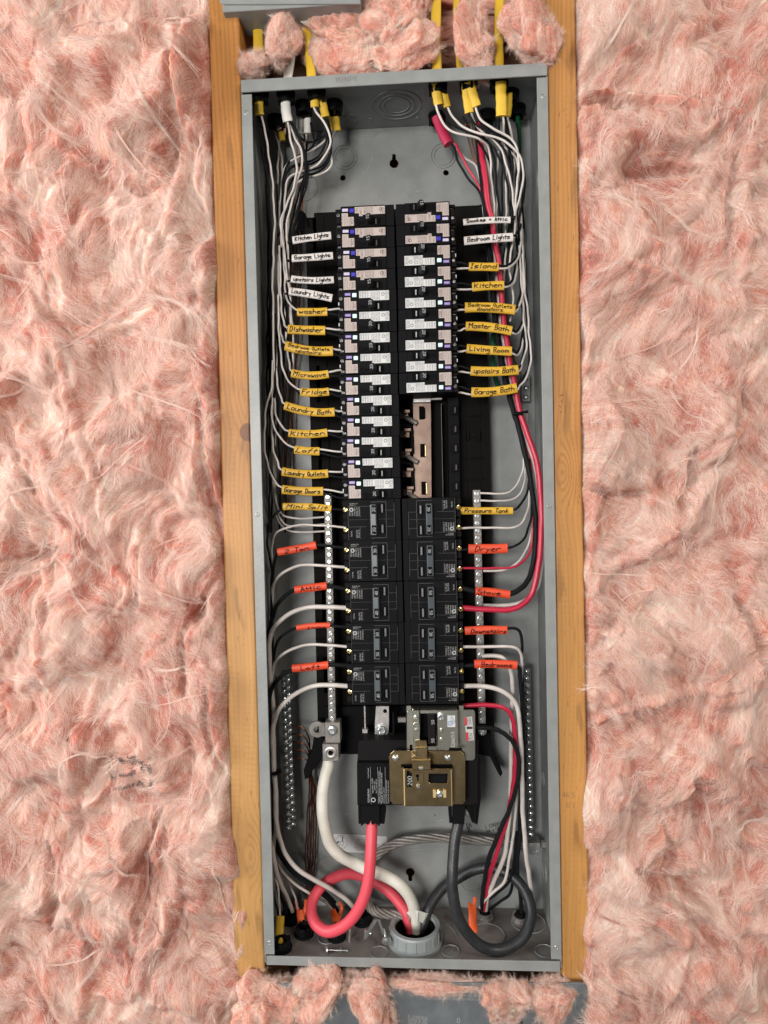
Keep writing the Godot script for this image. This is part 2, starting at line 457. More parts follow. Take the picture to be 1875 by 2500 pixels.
func batt(label: String, side: float, edge: Callable, sd: int, bumps: Array, folds: Array) -> void:
	# side -1: left of the edge, +1: right of it. bumps: [px, py, radius px, height mm]
	wool_noises(sd)
	rng.seed = sd
	var at := Vector3(side * 0.37, -0.66, -0.05)
	var root := thing("insulation_batt", label, "insulation", at, "")
	var cols := 290
	var rows := 1020
	var dx := 0.00125
	var dy := 0.00132
	var spots := []
	for b in bumps:
		var w := up(b[0], b[1], 0.01)
		spots.append([w.x * 1000.0, w.y * 1000.0, b[2] * 0.49, b[3], b[4] if b.size() > 4 else 1.0])
	var m := MB.new()
	m.v.resize(cols * rows); m.n.resize(cols * rows); m.c.resize(cols * rows); m.uv.resize(cols * rows); m.uv2.resize(cols * rows)
	# long folds (height > 0) and creases (height < 0) that run across the batt: [height mm, half width px, x, y, x, y, ...]
	var extra := PackedFloat32Array()
	extra.resize(cols * rows)
	for fo in folds:
		var pts := []
		for k in range(2, fo.size(), 2):
			var w := up(fo[k], fo[k + 1], 0.012)
			pts.append(Vector3(w.x, w.y, 0.0))
		var line := spline(pts, 5)
		var half: float = fo[1] * 0.00049
		for k in line.size() - 1:
			var a := Vector2(line[k].x, line[k].y)
			var z := Vector2(line[k + 1].x, line[k + 1].y)
			var u := float(k) / (line.size() - 1)
			var taper := 0.45 + 0.55 * sin(PI * clampf(u, 0.03, 0.97))
			var hw := half * taper
			var r0 := clampi(int((minf(a.y, z.y) - hw + 0.665) / dy), 0, rows - 1)
			var r1 := clampi(int((maxf(a.y, z.y) + hw + 0.665) / dy) + 1, 0, rows - 1)
			for r in range(r0, r1 + 1):
				var y := -0.665 + r * dy
				var x0: float = edge.call(y)
				for cc in cols:
					var x := x0 + side * (cc * dx - 0.004)
					if x < minf(a.x, z.x) - hw or x > maxf(a.x, z.x) + hw: continue
					var q := Geometry2D.get_closest_point_to_segment(Vector2(x, y), a, z).distance_to(Vector2(x, y)) / hw
					if q < 1.0:
						var hh: float = fo[0] * taper * (1.0 - q * q) * (1.0 - 0.25 * q)
						var e := r * cols + cc
						extra[e] = maxf(extra[e], hh) if hh > 0.0 else minf(extra[e], hh)
	for r in rows:
		var y := -0.665 + r * dy
		var x0: float = edge.call(y)
		for k in cols:
			var d := k * dx - 0.004
			var x := x0 + side * d
			var q := wool(x * 1000.0, y * 1000.0)
			var h := q.x
			for s in spots:
				var ex: float = (x * 1000.0 - s[0]) / s[2]
				var ey: float = (y * 1000.0 - s[1]) / (s[2] * s[4])
				var e := ex * ex + ey * ey
				if e < 1.0: h += s[3] * pow(1.0 - e, 0.8)
			h += extra[r * cols + k]
			var fall := clampf(1.0 - (d + 0.004) / 0.016, 0.0, 1.0)
			var z := 0.004 + h * 0.001 * (1.0 - 0.6 * fall) - 0.034 * fall * fall * fall
			m.v[r * cols + k] = Vector3(x - side * 0.003 * sin(fall * PI * 0.5) * 0.0, y, z)
			m.c[r * cols + k] = wool_color(q.y)
			var bent := warp(x * 1000.0, y * 1000.0)
			m.uv[r * cols + k] = across(bent, 0) / Vector2(800.0, 62.0)
			m.uv2[r * cols + k] = across(bent, 1) / Vector2(620.0, 50.0)
	for r in rows:
		for k in cols:
			var e := r * cols + k
			var tx := m.v[e + (1 if k < cols - 1 else 0)] - m.v[e - (1 if k > 0 else 0)]
			var ty := m.v[e + (cols if r < rows - 1 else 0)] - m.v[e - (cols if r > 0 else 0)]
			m.n[e] = (tx.cross(ty) * side).normalized()
	for r in rows - 1:
		for k in cols - 1:
			var e := r * cols + k
			if side < 0: m.i.append_array([e, e + 1, e + cols, e + 1, e + cols + 1, e + cols])
			else: m.i.append_array([e, e + cols, e + 1, e + 1, e + cols, e + cols + 1])
	obj("wool", m, M.wool, root, -at)
	# loose fibres combed along the folds
	var places := []
	for k in 15000:
		var r := rng.randi_range(2, rows - 3)
		var cl := rng.randi_range(5, 9) if k % 22 == 0 else rng.randi_range(10, cols - 3)
		var e := r * cols + cl
		var p := m.v[e]
		var d2 := wool_dir(p.x * 1000.0, p.y * 1000.0).rotated(rng.randfn(0.0, 0.3))
		if cl < 10: d2 = Vector2(side * -0.3, rng.randf_range(-1.0, 1.0)).normalized()
		var nn := m.n[e]
		var xx := Vector3(d2.x, d2.y, 0)
		xx = (xx - nn * xx.dot(nn)).normalized()
		var sc := rng.randf_range(0.55, 1.25) * (0.3 if cl < 10 else 1.0)
		places.append(Transform3D(Basis(xx, nn.cross(xx), nn).scaled_local(Vector3(sc, sc, sc)), p + nn * rng.randf_range(-0.0005, 0.0012)))
	fibres(root, places)
	# wisps: long bundles of fibres drawn out over the surface, narrow in the middle and fanned at the ends
	var lift := func(q: Vector2) -> float:
		var cc := clampi(int(round((side * (q.x - edge.call(q.y)) + 0.004) / dx)), 4, cols - 1)
		var rr := clampi(int(round((q.y + 0.665) / dy)), 0, rows - 1)
		return m.v[rr * cols + cc].z
	var st := MB.new()
	for k in 150:
		var r := rng.randi_range(10, rows - 10)
		var cl := rng.randi_range(8, cols - 8)
		var p := Vector2(m.v[r * cols + cl].x, m.v[r * cols + cl].y)
		var dirn := wool_dir(p.x * 1000.0, p.y * 1000.0).rotated(rng.randfn(0.0, 0.5)) * (1.0 if rng.randf() < 0.5 else -1.0)
		var steps := rng.randi_range(9, 26)
		var bend := rng.randfn(0.0, 0.06)
		var mid := []
		for s in steps:
			if side * (p.x - edge.call(p.y)) < 0.003: break
			mid.append(Vector3(p.x, p.y, 0))
			dirn = dirn.rotated(bend + rng.randfn(0, 0.05))
			p += dirn * 0.0055
		if mid.size() < 6: continue
		var line := spline(mid, 2)
		var wide := rng.randf_range(0.0008, 0.0042)
		var tone := clampf(rng.randfn(0.66, 0.17), 0.0, 1.0)
		for f in (16 if k % 3 else 34):
			var off := rng.randfn(0.0, 1.0)
			var fan := rng.randfn(0.0, 1.0)
			var a := rng.randi_range(0, line.size() / 3)
			var z := line.size() - 1 - rng.randi_range(0, line.size() / 3)
			var up2 := absf(rng.randfn(0.0, 0.0011)) + 0.0002
			var tint := wool_color(clampf(tone + rng.randfn(0.0, 0.1), 0.0, 1.0))
			var wd := rng.randf_range(0.00005, 0.00011)
			var base := st.v.size()
			var smooth_z := 0.0
			for q in range(a, z + 1):
				var t := (line[mini(q + 1, line.size() - 1)] - line[maxi(q - 1, 0)]).normalized()
				var sdv := Vector3(-t.y, t.x, 0)
				var u := float(q) / (line.size() - 1) * 2.0 - 1.0
				var c := line[q] + sdv * wide * (off * (0.35 + 0.3 * absf(u)) + fan * u * absf(u) * 1.3)
				var zz: float = lift.call(Vector2(c.x, c.y))
				smooth_z = zz if q == a else maxf(lerpf(smooth_z, zz, 0.4), zz)
				if side * (c.x - edge.call(c.y)) < 0.0005: c.x = edge.call(c.y) + side * 0.0005
				c.z = smooth_z + up2
				st.v.append(c - sdv * wd); st.v.append(c + sdv * wd)
				st.n.append(Vector3.BACK); st.n.append(Vector3.BACK)
				st.c.append(tint); st.c.append(tint)
			for q in z - a:
				var e := base + q * 2
				st.i.append_array([e, e + 1, e + 2, e + 1, e + 3, e + 2])
	stuff(obj("drawn_wisps", st, M.fibre, root, -at))
	if side < 0:   # faded ink print on the wool
		var ink := MB.new()
		for s in [[252, 1868, 250, 1900], [262, 1870, 266, 1905], [258, 1903, 264, 1912], [278, 1858, 296, 1862], [288, 1856, 296, 1864], [306, 1852, 322, 1884], [314, 1852, 330, 1886], [322, 1850, 332, 1872], [334, 1854, 342, 1870], [343, 1856, 352, 1872], [350, 1858, 356, 1878], [360, 1864, 370, 1884], [366, 1866, 372, 1882], [284, 1902, 302, 1896], [306, 1896, 328, 1888], [268, 1936, 296, 1932], [298, 1932, 318, 1924], [326, 1926, 338, 1914], [338, 1914, 342, 1928], [362, 1924, 370, 1906]]:
			for t in 12:
				var q := Vector2(s[0], s[1]).lerp(Vector2(s[2], s[3]), t / 11.0)
				var p := up(q.x, q.y, 0.012)
				var cc := clampi(int(round((side * (p.x - edge.call(p.y)) + 0.004) / dx)), 1, cols - 2)
				var rr := clampi(int(round((p.y + 0.665) / dy)), 1, rows - 2)
				for w in 3:
					var g := m.v[rr * cols + cc] + Vector3(rng.randfn(0, 0.0009), rng.randfn(0, 0.0009), 0.0012)
					var d2 := Vector3(rng.randfn(0, 1), rng.randfn(0, 1), 0).normalized()
					ink.face([g, g + d2 * 0.0022, g + d2 * 0.0022 + Vector3(-d2.y, d2.x, 0) * 0.0005, g + Vector3(-d2.y, d2.x, 0) * 0.0005], Vector3.BACK)
		stuff(obj("ink_print", ink, M.wool_ink, root, -at))
func tuft(label: String, x: float, y: float, z: float, rx: float, ry: float, rz: float, sd: int, turn := 0.0, tail := 0.0) -> void:
	# a torn lump of wool: pixel centre, depth, half sizes in metres; tail > 0 draws its lower end out
	wool_noises(sd)
	rng.seed = sd * 7
	var c := up(x, y, z)
	var root := thing("insulation_tuft", label, "insulation", c, "")
	var m := MB.new()
	var us := 120
	var vs := 90
	for a in vs + 1:
		for b in us + 1:
			var th := PI * a / vs
			var ph := TAU * b / us
			var d := Vector3(sin(th) * cos(ph), cos(th), sin(th) * sin(ph))
			var p := Vector3(d.x * rx, d.y * ry, d.z * rz)
			if tail > 0.0 and d.y < 0: p = Vector3(p.x * (1.0 + tail * d.y * 0.8) + tail * d.y * rx * 0.2, p.y * (1.0 + tail * 0.5), p.z * (1.0 + 0.4 * d.y))
			var k := Vector3(d.x, d.y, d.z) * 46.0 + Vector3(sd * 36.166, 0, 0)
			var w3 := Vector3(nW.get_noise_3d(k.x, k.y, k.z), nW.get_noise_3d(k.x + 99, k.y, k.z), nW.get_noise_3d(k.x, k.y + 99, k.z)) * 38.0
			k += w3
			var rid := 1.0 - absf(nR.get_noise_3d(k.x * 0.9, k.y * 0.35, k.z * 0.9)) * 2.2
			var h := 0.95 * nL.get_noise_3d(k.x * 0.933, k.y * 0.933, k.z * 0.933) + 0.32 * nL.get_noise_3d(k.x * 2.57, k.y * 2.57, k.z * 2.57) + 0.09 * rid + 0.05 * nF.get_noise_3d(k.x * 0.5, k.y * 0.12, k.z * 0.5) + 0.04 * nF.get_noise_3d(k.x * 0.6, k.y * 0.6, k.z * 0.6)
			p += d * minf(rx, ry) * h
			m.v.append(p.rotated(Vector3.BACK, turn))
			m.uv.append(Vector2(k.y * 0.0035 + w3.x * 0.002, (ph * 14.0 + w3.y * 0.5) * 0.02)); m.uv2.append(Vector2((k.x + k.y) * 0.003, (k.y - k.x) * 0.02))
			m.c.append(wool_color(clampf(0.5 + 0.5 * nC.get_noise_3d(k.x * 1.6, k.y * 1.6, k.z * 1.6) + 0.3 * nF.get_noise_3d(k.x * 0.3, k.y * 0.06, k.z * 0.3), 0.0, 1.0)))
	for a in vs + 1:
		for b in us + 1:
			var e := a * (us + 1) + b
			var bl := a * (us + 1) + (b - 1 if b > 0 else us - 1)
			var br := a * (us + 1) + (b + 1 if b < us else 1)
			var tx := m.v[br] - m.v[bl]
			var ty := m.v[e - (us + 1 if a > 0 else 0)] - m.v[e + (us + 1 if a < vs else 0)]
			var nn := ty.cross(tx)
			m.n.append(nn.normalized() if nn.length() > 1e-12 else m.v[e].normalized())
	for a in vs:
		for b in us:
			var e := a * (us + 1) + b
			m.i.append_array([e, e + us + 1, e + 1, e + 1, e + us + 1, e + us + 2])
	obj("wool", m, M.wool, root)
	var places := []
	for k in 800:
		var e := rng.randi_range(us + 1, m.v.size() - us - 2)
		var nn := m.n[e]
		if nn.dot(m.v[e]) < 0: nn = -nn
		var xx := Vector3(rng.randfn(0, 0.6), rng.randfn(0, 1.0), rng.randfn(0, 0.6))
		xx = (xx - nn * xx.dot(nn)).normalized()
		nn = (nn - xx * rng.randf_range(0.0, 0.7)).normalized()
		xx = (xx - nn * xx.dot(nn)).normalized()
		var sc := rng.randf_range(0.3, 0.65)
		places.append(Transform3D(Basis(xx, nn.cross(xx), nn).scaled_local(Vector3(sc, sc, sc)), c + m.v[e]))
	fibres(root, places)

# ---------- lumber
func wood_tex(sd: int, knots: Array, tone: Color, late: Color, lean: float, pale: Color) -> ImageTexture:   # knots: [across 0..1, metres along, radius m, dark]
	var w := 160
	var h := 1800
	var f := FastNoiseLite.new()
	f.seed = sd; f.frequency = 1.0; f.fractal_octaves = 3
	var d := PackedByteArray()
	d.resize(w * h * 3)
	for y in h:
		var ym := 0.75 - 1.5 * y / h
		var drift := 0.22 * f.get_noise_1d(ym * 1.6) + lean * ym
		for x in w:
			var u := float(x) / w
			var px := (u - 0.5) * 0.038
			var g := u * 7.0 + drift * 9.0 + 0.35 * f.get_noise_2d(u * 2.0, ym * 5.0)
			var dark := 0.0
			for k in knots:
				var kx: float = (k[0] - 0.5) * 0.038
				var ex: float = (px - kx) / k[2]
				var ey: float = (ym - k[1]) / (k[2] * 1.15)
				var e := sqrt(ex * ex + ey * ey * (0.25 if k[3] < 0.0 else 1.0))
				g += 3.2 * exp(-e * 0.55) * signf(ex + 0.2)
				if k[3] > 0.0 and e < 1.0: dark = maxf(dark, k[3] * smoothstep(1.0, 0.82, e) * (0.8 + 0.2 * sin(e * 30.0)))
				elif k[3] < 0.0: g = lerpf(g, e * 2.4, exp(-e * e * 0.3))
			var s := pow(0.5 + 0.5 * sin(g * TAU), 2.0)
			var fine := 0.5 + 0.5 * f.get_noise_2d(u * 90.0, ym * 9.0)
			var near := 0.0
			for k in knots:
				if k[3] < 0.0: near = maxf(near, exp(-(pow((px - (k[0] - 0.5) * 0.038) / k[2], 2.0) + 0.2 * pow((ym - k[1]) / k[2], 2.0)) * 0.4))
			var c := tone.lerp(late, clampf(s * (0.5 + 0.4 * near) + (fine - 0.5) * 0.35, 0.0, 1.0))
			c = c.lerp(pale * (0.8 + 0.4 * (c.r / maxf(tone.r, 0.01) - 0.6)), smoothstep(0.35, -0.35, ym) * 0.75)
			c = c * (0.86 + 0.3 * (0.5 + 0.5 * f.get_noise_2d(u * 1.5 + 40.0, ym * 3.0)))
			c = c * (1.0 - 0.28 * smoothstep(0.3, 0.6, f.get_noise_2d(u * 1.2 + 90.0, ym * 7.0 + 11.0))) * (1.0 - 0.35 * smoothstep(0.52, 0.66, f.get_noise_2d(u * 9.0 + 20.0, ym * 38.0)))
			c = c * (0.96 + 0.08 * sin(ym * 900.0 + u * 3.0) * clampf(f.get_noise_2d(u * 2.0, ym * 4.0 + 70.0), 0.0, 1.0))
			c = c.lerp(Color(0.085, 0.025, 0.016), dark).linear_to_srgb()
			var o := (y * w + x) * 3
			d[o] = clampi(int(c.r * 255.0), 0, 255); d[o + 1] = clampi(int(c.g * 255.0), 0, 255); d[o + 2] = clampi(int(c.b * 255.0), 0, 255)
	return ImageTexture.create_from_image(Image.create_from_data(w, h, false, Image.FORMAT_RGB8, d))
func stud(label: String, x0: float, x1: float, tex: Texture2D) -> Node3D:
	var root := thing("wood_stud", label, "stud", Vector3((x0 + x1) / 2, -0.75, -0.07))
	var m := MB.new()
	var prof := [Vector2(x0, -0.145)]
	var r := 0.003
	for k in 5: prof.append(Vector2(x0 + r - r * cos(PI / 2 * k / 4), -0.006 - r + r * sin(PI / 2 * k / 4)))
	for k in 5: prof.append(Vector2(x1 - r + r * sin(PI / 2 * k / 4), -0.006 - r + r * cos(PI / 2 * k / 4)))
	prof.append(Vector2(x1, -0.145))
	for k in prof.size():
		var a: Vector2 = prof[maxi(k - 1, 0)]
		var b: Vector2 = prof[mini(k + 1, prof.size() - 1)]
		var t := (b - a).normalized()
		if k == 1: t = Vector2(0.2, 1).normalized()
		for y in [-0.75, 0.75]:
			m.v.append(Vector3(prof[k].x, y, prof[k].y))
			m.n.append(Vector3(-t.y, 0, t.x).normalized())
			m.uv.append(Vector2(clampf((prof[k].x - x0) / (x1 - x0), 0.01, 0.99), (0.75 - y) / 1.5))
	for k in prof.size() - 1:
		m.i.append_array([k * 2, k * 2 + 1, k * 2 + 2, k * 2 + 1, k * 2 + 3, k * 2 + 2])
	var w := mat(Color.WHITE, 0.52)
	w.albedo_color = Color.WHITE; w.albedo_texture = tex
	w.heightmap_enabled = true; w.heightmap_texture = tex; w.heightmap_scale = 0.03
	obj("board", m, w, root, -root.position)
	return root

# ---------- the box
func build_panel() -> Node3D:
	var at := Vector3(0, -0.5365, -DEEP)
	var root := thing("electrical_panel", "tall open grey steel breaker panel box standing between two wood studs", "electrical panel", at)
	var zb := -DEEP
	var back := CSGBox3D.new()
	back.name = "back_wall"
	back.size = Vector3(0.358, 1.068, 0.0016)
	back.position = Vector3(0, -0.0008, zb - 0.0008) - at
	back.material = M.paint
	var cut := func(x: float, y: float, r: float, sx := 1.0) -> void:
		var p := up(x, y, zb)
		var cy := CSGCylinder3D.new()
		cy.operation = CSGShape3D.OPERATION_SUBTRACTION
		cy.radius = r; cy.height = 0.01; cy.sides = 20
		cy.rotation.x = PI / 2
		cy.position = p - (back.position + at)
		back.add_child(cy, true)
	cut.call(962, 399, 0.0062); cut.call(962, 386, 0.0028); cut.call(962, 380, 0.0026); cut.call(962, 391, 0.0028)
	cut.call(1001.6, 2130, 0.0062); cut.call(1001.6, 2142, 0.0031); cut.call(1001.6, 2148, 0.0029)
	cut.call(837, 434, 0.0039); cut.call(1089, 421.5, 0.0039); cut.call(1062, 1990, 0.001)
	root.add_child(back)
	var wall := MB.new()
	cbox(wall, Vector3(-0.1798, 0, -DEEP / 2), Vector3(0.0015, 1.071, DEEP - 0.001), 0.0004)
	var lw := obj("left_wall", wall, M.paint, root, -at)
	wall = MB.new()
	cbox(wall, Vector3(0.1798, 0, -DEEP / 2), Vector3(0.0015, 1.071, DEEP - 0.001), 0.0004)
	var rw := obj("right_wall", wall, M.paint, root, -at)
	wall = MB.new()
	cbox(wall, Vector3(0, 0.5335, -DEEP / 2 + 0.0003), Vector3(0.3575, 0.0015, DEEP), 0.0004)
	var tw := obj("top_wall", wall, M.paint, root, -at)
	wall = MB.new()
	cbox(wall, Vector3(0, -0.5352, -DEEP / 2 + 0.0003), Vector3(0.3575, 0.0015, DEEP), 0.0004)
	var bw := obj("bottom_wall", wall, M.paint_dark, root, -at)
	# turned-in front edges: the side ones sit between the top and the bottom one
	for s in [-1.0, 1.0]:
		var fl := MB.new()
		var p := PackedVector2Array([Vector2(s * 0.1806, -0.5245), Vector2(s * 0.1806, 0.5185), Vector2(s * 0.168, 0.5185), Vector2(s * 0.168, -0.5245)])
		slab(fl, p, -0.0012, 0.0003, 0.0004)
		var f := obj("front_edge", fl, M.paint, root, -at)
		for y in [0.497, 0.02 if s > 0 else 0.017, -0.51]:
			var hole := MB.new()
			lathe(hole, [Vector2(0, -0.0004), Vector2(0.0016, -0.0004), Vector2(0.0021, 0.0003), Vector2(0.0026, 0.0)], Vector3(s * 0.1742 + (0.0 if y < 0.4 else s * 0.001), y, 0.0004), Vector3.BACK, 14)
			obj("screw_hole", hole, M.zinc_dull, f)
	var tf := MB.new()
	slab(tf, PackedVector2Array([Vector2(-0.1802, 0.52), Vector2(0.1797, 0.5194), Vector2(0.1797, 0.534), Vector2(-0.1802, 0.5345)]), 0.0006, 0.0024, 0.0005)
	var top_edge := obj("front_edge", tf, M.paint, root, -at)
	var em := MB.new()
	put_text(em, "TUNPE", 0.0052, up(845, 194, 0.0026), 0.05, 0.026)
	obj("stamped_letters", em, M.paint_dark, top_edge)
	var bf := MB.new()
	slab(bf, PackedVector2Array([Vector2(-0.1778, -0.5365), Vector2(0.1782, -0.5385), Vector2(0.1782, -0.526), Vector2(-0.1778, -0.5255)]), 0.0006, 0.0022, 0.0005)
	obj("front_edge", bf, M.paint, root, -at)
	# knockouts
	var kb := func(where: Node, pts: Array, plane: String, w := 0.0008) -> void:
		for q in pts:
			var m := MB.new()
			var p: Vector3 = up(q[0], q[1], zb + 0.0001) if plane == "back" else upy(q[0], q[1], 0.5327) if plane == "top" else upy(q[0], q[1], -0.5344) if plane == "bottom" else upx(q[0], q[1], 0.179)
			var ax: Vector3 = Vector3.BACK if plane == "back" else Vector3.DOWN if plane == "top" else Vector3.UP if plane == "bottom" else Vector3.LEFT
			for r in q[2]: ring(m, p, ax, r, w, 0.0009)
			obj("knockout", m, M.paint, where, -at if where == root else Vector3.ZERO)
	kb.call(root, [[842, 384, [0.0125, 0.0165]], [1082, 380, [0.0125, 0.0165]], [740, 455, [0.02]], [740, 2100, [0.0165]], [803, 2122, [0.018]], [1150, 2150, [0.0145]]], "back")
	kb.call(tw, [[968, 256, [0.0165, 0.0225, 0.031]], [856, 289, [0.009]], [905, 290, [0.002]], [1020, 288, [0.002]]], "top")
	kb.call(bw, [[925, 2325, [0.011]], [1100, 2322, [0.011]], [1040, 2292, [0.04]], [1330, 2322, [0.012]], [1190, 2282, [0.022]], [800, 2290, [0.012]], [1290, 2252, [0.022]]], "bottom", 0.0006)
	kb.call(rw, [[1330, 2130, [0.012]], [1326, 1900, [0.009]], [1318, 430, [0.014]]], "right")
	var arch := MB.new()
	var line := []
	for q in [[828, 335], [914, 333], [920, 326], [942, 318], [965, 314], [990, 317], [1010, 325], [1016, 330], [1085, 325]]: line.append(up(q[0], q[1], zb))
	tube(arch, spline(line, 4), 0.0006, 6)
	obj("pressed_rib", arch, M.paint, root, -at)
	# scratches through the paint
	var sc := MB.new()
	for q in [[893, 420, 905, 398], [905, 398, 910, 378], [868, 392, 870, 386], [1010, 470, 1030, 462], [930, 470, 934, 484], [980, 2080, 1040, 2072], [700, 1420, 704, 1438], [1230, 1540, 1236, 1522], [840, 1990, 852, 1984], [770, 470, 776, 450], [1060, 2005, 1090, 2001]]:
		var p0 := up(q[0], q[1], zb + 0.0003)
		var p1 := up(q[2], q[3], zb + 0.0003)
		var dd := (p1 - p0).normalized()
		var sw := Vector3(-dd.y, dd.x, 0) * 0.0003
		sc.face([p0, p0.lerp(p1, 0.5) + sw, p1, p0.lerp(p1, 0.5) - sw], Vector3.BACK)
	stuff(obj("paint_scratches", sc, M.scratch, root, -at))
	# sticker on the left inner wall, black ink stamp low on the back wall
	var a := upx(641, 1265, -0.1788)
	var b := upx(654, 1359, -0.1788)
	var st := MB.new()
	cbox(st, Vector3(-0.1787, (a.y + b.y) / 2, -0.024), Vector3(0.0003, absf(a.y - b.y), 0.024), 0.0001)
	var sk := obj("wall_sticker", st, M.sticker_w, root, -at)
	var pr := MB.new()
	for k in 5:
		cbox(pr, Vector3(-0.1784, (a.y + b.y) / 2 + rng.randf_range(-0.004, 0.004), -0.033 + k * 0.0045), Vector3(0.0001, 0.03, 0.0012), 0.0)
	obj("print", pr, M.print, sk)
	var ink := MB.new()
	put_text(ink, "TURNO 1", 0.0052, up(1208, 2013, zb + 0.0006), PI + 0.27)
	put_text(ink, "NO 1 85", 0.0042, up(1205, 2025, zb + 0.0006), PI + 0.27)
	put_text(ink, ". .", 0.009, up(1212, 2032, zb + 0.0006), PI + 0.3)
	put_text(ink, "VI", 0.006, up(1144, 2015, zb + 0.0006), PI + 0.2)
	put_text(ink, "JC", 0.005, up(1143, 2026, zb + 0.0006), PI + 0.3)
	obj("ink_stamp", ink, M.ink, root, -at)
	# white instruction sticker, printed upside down
	var s := MB.new()
	var c := up(879, 2060, zb + 0.0005)
	var turn := Basis(Vector3.BACK, -0.045)
	var pl := MB.new()
	slab(pl, rrect(-0.0375, -0.0125, 0.0375, 0.0125, 0.002), 0.0, 0.0003)
	s.add(pl, Transform3D(turn, c))
	var stick := obj("instruction_sticker", s, M.sticker_w, root, -at)
	var tx := MB.new()
	var words := ["Main lugs only torque all line", "and neutral conductors as shown", "the wire must be seated in full", "see the wiring diagram on cover", "for wire size", "tighten to the value listed", "Do not use above 250 lb-in"]
	for k in 7:
		put_text(tx, words[k], 0.0016, c + turn * Vector3(0.0085 - (0.004 if k == 4 else 0.0), -0.0085 + k * 0.0029, 0.0005), PI - 0.045)
	put_text(tx, "LINE GROUND", 0.0012, c + turn * Vector3(-0.0265, 0.0108, 0.0005), PI - 0.045)
	var dial := MB.new()
	ring(dial, Vector3(-0.0265, 0.0005, 0.0001), Vector3.BACK, 0.0085, 0.0003, 0.0004, 32)
	cbox(dial, Vector3(-0.0245, 0.0055, 0.0005), Vector3(0.0014, 0.007, 0.0001), 0.0)
	cbox(dial, Vector3(-0.0315, 0.0005, 0.0005), Vector3(0.005, 0.002, 0.0001), 0.0, Basis(Vector3.BACK, 0.6))
	ring(dial, Vector3(-0.0255, -0.0005, 0.0001), Vector3.BACK, 0.0028, 0.0003, 0.0004, 20)
	tx.add(dial, Transform3D(turn, c))
	obj("print", tx, M.print, stick)
	return root

# ---------- screws, bars, lugs
var screw_mesh: ArrayMesh
var slot_mesh: ArrayMesh
var big_screw: ArrayMesh
var dome_screw: ArrayMesh
func make_screws() -> void:
	var m := MB.new()
	lathe(m, [Vector2(0.0034, -0.001), Vector2(0.0034, 0.0006), Vector2(0.003, 0.0011), Vector2(0.0026, 0.0012), Vector2(0.0023, 0.0007), Vector2(0.0, 0.0006)], Vector3.ZERO, Vector3.BACK, 14)
	cbox(m, Vector3(0, 0.0015, 0.0008), Vector3(0.0038, 0.0016, 0.0009), 0.0003)
	cbox(m, Vector3(0, -0.0015, 0.0008), Vector3(0.0038, 0.0016, 0.0009), 0.0003)
	screw_mesh = m.mesh()
	var o := MB.new()
	lathe(o, [Vector2(0.0036, -0.002), Vector2(0.0036, 0.0006), Vector2(0.0033, 0.0016), Vector2(0.0025, 0.0025), Vector2(0.0013, 0.003), Vector2(0, 0.0031)], Vector3.ZERO, Vector3.BACK, 14)
	for k in range(0, o.n.size()): o.n[k] = (o.n[k] * 0.5 + (o.v[k] + Vector3(0, 0, 0.001)).normalized() * 0.5).normalized()
	dome_screw = o.mesh()
	var d := MB.new()
	lathe(d, [Vector2(0.0046, -0.001), Vector2(0.0046, 0.0006), Vector2(0.004, 0.0018), Vector2(0.0024, 0.0024), Vector2(0.0022, 0.0014), Vector2(0, 0.0012)], Vector3.ZERO, Vector3.BACK, 18)
	cbox(d, Vector3(0, 0, 0.0015), Vector3(0.0036, 0.001, 0.0012), 0.0002)
	big_screw = d.mesh()
func neutral_bar(label: String, a: Vector3, b: Vector3, count: int, wide: float, two_rows := false, facing := Vector3.BACK) -> Node3D:
	var ground := label.contains("ground bar")
	var root := thing("terminal_bar", label, "terminal bar", b)
	var m := MB.new()
	var d := a - b
	var y := d.normalized()
	var x := y.cross(facing).normalized()
	var bs := Basis(x, y, x.cross(y))
	cbox(m, d / 2 - bs.z * 0.005, Vector3(wide, d.length(), 0.01), 0.0006, bs)
	obj("bar", m, M.screw_dark if ground else M.alu, root)
	for k in count:
		var t := (k + 0.5) / count
		var s := obj("terminal_screw", dome_screw if ground else screw_mesh, M.bright if ground else M.zinc, root, d * t + bs.z * 0.0003 + (bs.x * (0.0032 if k % 2 else -0.0032) if two_rows else bs.x * rng.randf_range(-0.0003, 0.0003)))
		s.basis = bs * Basis(Vector3.BACK, rng.randf_range(0, TAU)) * Basis.from_scale(Vector3.ONE * (0.95 if two_rows else 1.0))
	return root
func bolt(parent: Node, called: String, p: Vector3, sc := 1.0, m: Material = null) -> MeshInstance3D:
	var s := obj(called, big_screw, m if m else M.zinc, parent, p)
	s.basis = Basis(Vector3.BACK, rng.randf_range(0, TAU)) * Basis.from_scale(Vector3.ONE * sc)
	return s

